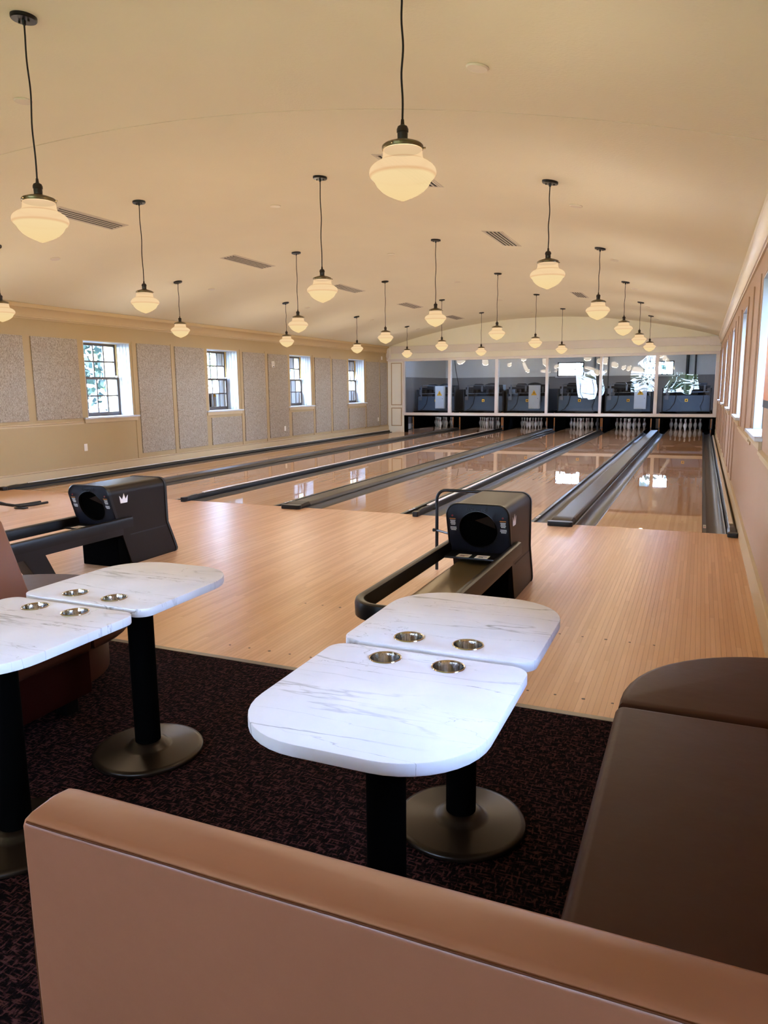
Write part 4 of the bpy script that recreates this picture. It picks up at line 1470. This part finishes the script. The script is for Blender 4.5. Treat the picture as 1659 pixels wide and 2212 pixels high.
    # crown emblem on the side
    yc_, zc_ = y0 - .07, .555
    cr = [(-.040, .0), (.040, .0), (.050, .062), (.022, .030), (.004, .080), (-.018, .030), (-.050, .066)]
    make('crown_emblem', MB().prism([(yc_ + a, zc_ + b) for a, b in cr], xc + hw, xc + hw + .003, 'x'), MT['silver'], hd, smooth=False)
    # rack: U-shaped rail, tray below
    ye = y0 - 1.78
    hx = .235
    rp = [(xc + hx, y0 - .02, .40), (xc + hx, ye + .16, .40)]
    rp += [(xc + hx - .16 + .16 * math.cos(-.5 * PI * k / 8), ye + .16 + .16 * math.sin(-.5 * PI * k / 8), .40) for k in range(1, 9)]
    rp += [(xc - hx + .16 - .16 * math.sin(.5 * PI * k / 8), ye + .16 - .16 * math.cos(.5 * PI * k / 8), .40) for k in range(0, 9)]
    rp += [(xc - hx, y0 - .02, .40)]
    rprof = [(-.026, -.055), (.026, -.055), (.028, .005), (.02, .026), (.006, .032), (-.010, .032), (-.022, .026), (-.028, .005)]
    make('rail', MB().sweep(rp, rprof), MT['rack'], t, angle=35)
    tr = [(-.11, .262), (-.11, .296), (-.095, .300), (-.02, .286), (.05, .280), (.12, .286), (.185, .302), (.203, .338), (.212, .338), (.212, .262)]
    make('ball_tray', MB().prism([(xc + a, b + .032) for a, b in tr], ye + .12, y0 - .12, 'y'), MT['tray'], t, angle=30)
    for sg in (1,):
        make('side_skirt', MB().box(xc + sg * .2135 - .006, xc + sg * .2135 + .006, ye + .14, y0 - .10, .280, .346), MT['black'], t)
    make('lip_shelf', MB().box(xc - .20, xc + .20, y0 - .36, y0 - .13, .352, .366), MT['black'], t, bevel=.004)
    for (dx, mm_) in ((-.075, 'redl'), (.055, 'ink')):
        st = make('sticker', MB().box(xc + dx - .045, xc + dx + .045, y0 - .35, y0 - .262, .366, .367), MT['label'], t, smooth=False)
        make('print_line', MB().box(xc + dx - .025, xc + dx + .01, y0 - .33, y0 - .315, .367, .3674).box(xc + dx - .025, xc + dx + .03, y0 - .305, y0 - .295, .367, .3674), MT[mm_], st, smooth=False)
    # slanted pedestal leg
    lg = [(y0 - 1.04, .288), (y0 - .82, .288), (y0 - .68, .0), (y0 - .85, .0)]
    make('leg', MB().prism(lg, xc - .07, xc + .07, 'x'), MT['black'], t, bevel=.008)
    make('foot', MB().box(xc - .10, xc + .10, y0 - .87, y0 - .66, 0.0, .012), MT['black'], t, bevel=.004)
    make('front_apron', MB().box(xc - .205, xc + .205, y0 - .16, y0 - .02, .0, .25), MT['blackm'], t, bevel=.01)
    return t


ball_return(-1.452, -3.09, 'black ball return with navy face, next to the tubular guard frame')
ball_return(-4.815, -3.22, 'black ball return with silver crown, further left behind the left tables')

# tubular guard frame behind the nearer return
t = thing('guard_frame', (-2.05, -2.47, 0), 'thin black tubular guard frame standing behind the nearer ball return', 'frame')
pts = [(-2.05, -2.45, 0), (-2.05, -2.45, .58)]
pts += [(-1.97 - .08 * math.cos(.5 * PI * k / 6), -2.45, .595 + .08 * math.sin(.5 * PI * k / 6)) for k in range(7)]
pts += [(-1.36 + .08 * math.sin(.5 * PI * k / 6), -2.45, .595 + .08 * math.cos(.5 * PI * k / 6)) for k in range(7)]
pts += [(-1.28, -2.45, .58), (-1.28, -2.45, 0)]
make('tube', MB().tube(pts, .0135, 10), MT['black'], t)
make('rod', MB().tube([(-2.05, -2.45, .335), (-1.69, -2.84, .37)], .010, 8), MT['black'], t)
for z in (.335, .52):
    make('knob', MB().lathe([(.008, 0), (.014, -.012), (.014, -.026), (.006, -.03)], (-2.058, -2.45, z), 10, 'x'), MT['black'], t)

# bowling ramp rails at the picture's left edge
t = thing('bowling_ramp', (-8.15, -1.6, 0), 'black tubular bowling ramp resting on the boards at the left edge', 'ramp')
for dx in (-.13, .0):
    p = [(-8.06 + dx, -.98, .035), (-8.07 + dx, -1.2, .035), (-8.08 + dx, -1.40, .045), (-8.09 + dx, -1.6, .10), (-8.10 + dx, -1.85, .20), (-8.11 + dx, -2.15, .38), (-8.12 + dx, -2.5, .62), (-8.13 + dx, -2.75, .74)]
    make('rail', MB().tube(p, .017, 10), MT['black'], t)
    make('leg', MB().tube([(-8.13 + dx, -2.7, .72), (-8.13 + dx * 1.8, -2.78, .0)], .014, 8), MT['black'], t)
make('crossbar', MB().box(-8.22, -8.05, -1.38, -1.30, .004, .018), MT['black'], t, bevel=.004)

# ================================================================== OUTSIDE
g = struct('ground', MB().box(-60, 60, -60, 60, -.75, -.65), MT['ground'], smooth=False)
struct('ground.001', MB().box(-40, 30, -60, YE - .8, -.65, -.58), MT['lawn'], smooth=False)


def tree_mesh(seed, n=900):
    rr = random.Random(seed)
    mb = MB()
    cl = [(rr.uniform(-1.2, 1.2), rr.uniform(-1.2, 1.2), rr.uniform(2.2, 5.4)) for _ in range(16)]
    for _ in range(n):
        c = rr.choice(cl)
        p = Vector((rr.gauss(c[0], .55), rr.gauss(c[1], .55), rr.gauss(c[2], .5)))
        a = Vector((rr.uniform(-1, 1), rr.uniform(-1, 1), rr.uniform(-1, 1))).normalized()
        b = a.orthogonal().normalized()
        s_ = rr.uniform(.10, .22)
        mb.add([tuple(p + a * s_), tuple(p + b * s_ * .6), tuple(p - a * s_), tuple(p - b * s_ * .6)], [(0, 1, 2, 3)])
    return mb


TREES = [(-18, -10, 0), (-19, -3, 1), (-21, 3, 0), (-17.5, 9, 0), (-20, 15, 1), (-17.5, 21, 0), (-24, 26, 1), (-21, 33, 0), (-27, 10, 0),
         (8, -10, 1), (8.5, -3.8, 0), (18, 2, 0), (16.5, 11, 1), (18, 20, 0), (-11.5, -26, 0), (-6.5, -23, 1), (-1.5, -22, 1), (4.5, -25, 0), (-10, 32, 0), (-3.5, 31, 0), (3.5, 33, 1)]  # first two are unseen, set close to screen low sky from the tables
fm = {}
rank = {}
for i, (x, y, kd) in enumerate(TREES):
    t = thing('tree', (x, y, -.65), '', 'tree', 'trees outside the windows')
    side = 'panelled wall' if x < -15 else ('plain wall' if x > 5 else ('machine room' if y > 25 else 'arched window'))
    rank[side] = rank.get(side, 0) + 1
    t['label'] = '%s leafy tree outside the %s, %s of its row' % ('yellow-green' if kd else 'dark green', side,
                 ('first', 'second', 'third', 'fourth', 'fifth', 'sixth', 'seventh', 'eighth', 'ninth')[rank[side] - 1])
    if kd not in fm:
        o = make('foliage', tree_mesh(kd + 1), MT['leafb' if kd else 'leafa'], None, smooth=False)
        fm[kd] = (o.data, None)
        o.parent = t
        tr_ = make('trunk', MB().lathe([(.16, 0), (.12, 1.2), (.09, 2.8), (.03, 4.2)], (0, 0, 0), 10), MT['bark'], None)
        tr_.parent = t
        fm[kd] = (o.data, tr_.data)
    else:
        o = bpy.data.objects.new('foliage', fm[kd][0]); COL.objects.link(o); o.parent = t
        q = bpy.data.objects.new('trunk', fm[kd][1]); COL.objects.link(q); q.parent = t
    o['kind'] = 'stuff'
    t.rotation_euler = (0, 0, i * 1.3)
    t.scale = (1 + .12 * math.sin(i * 2.1),) * 3
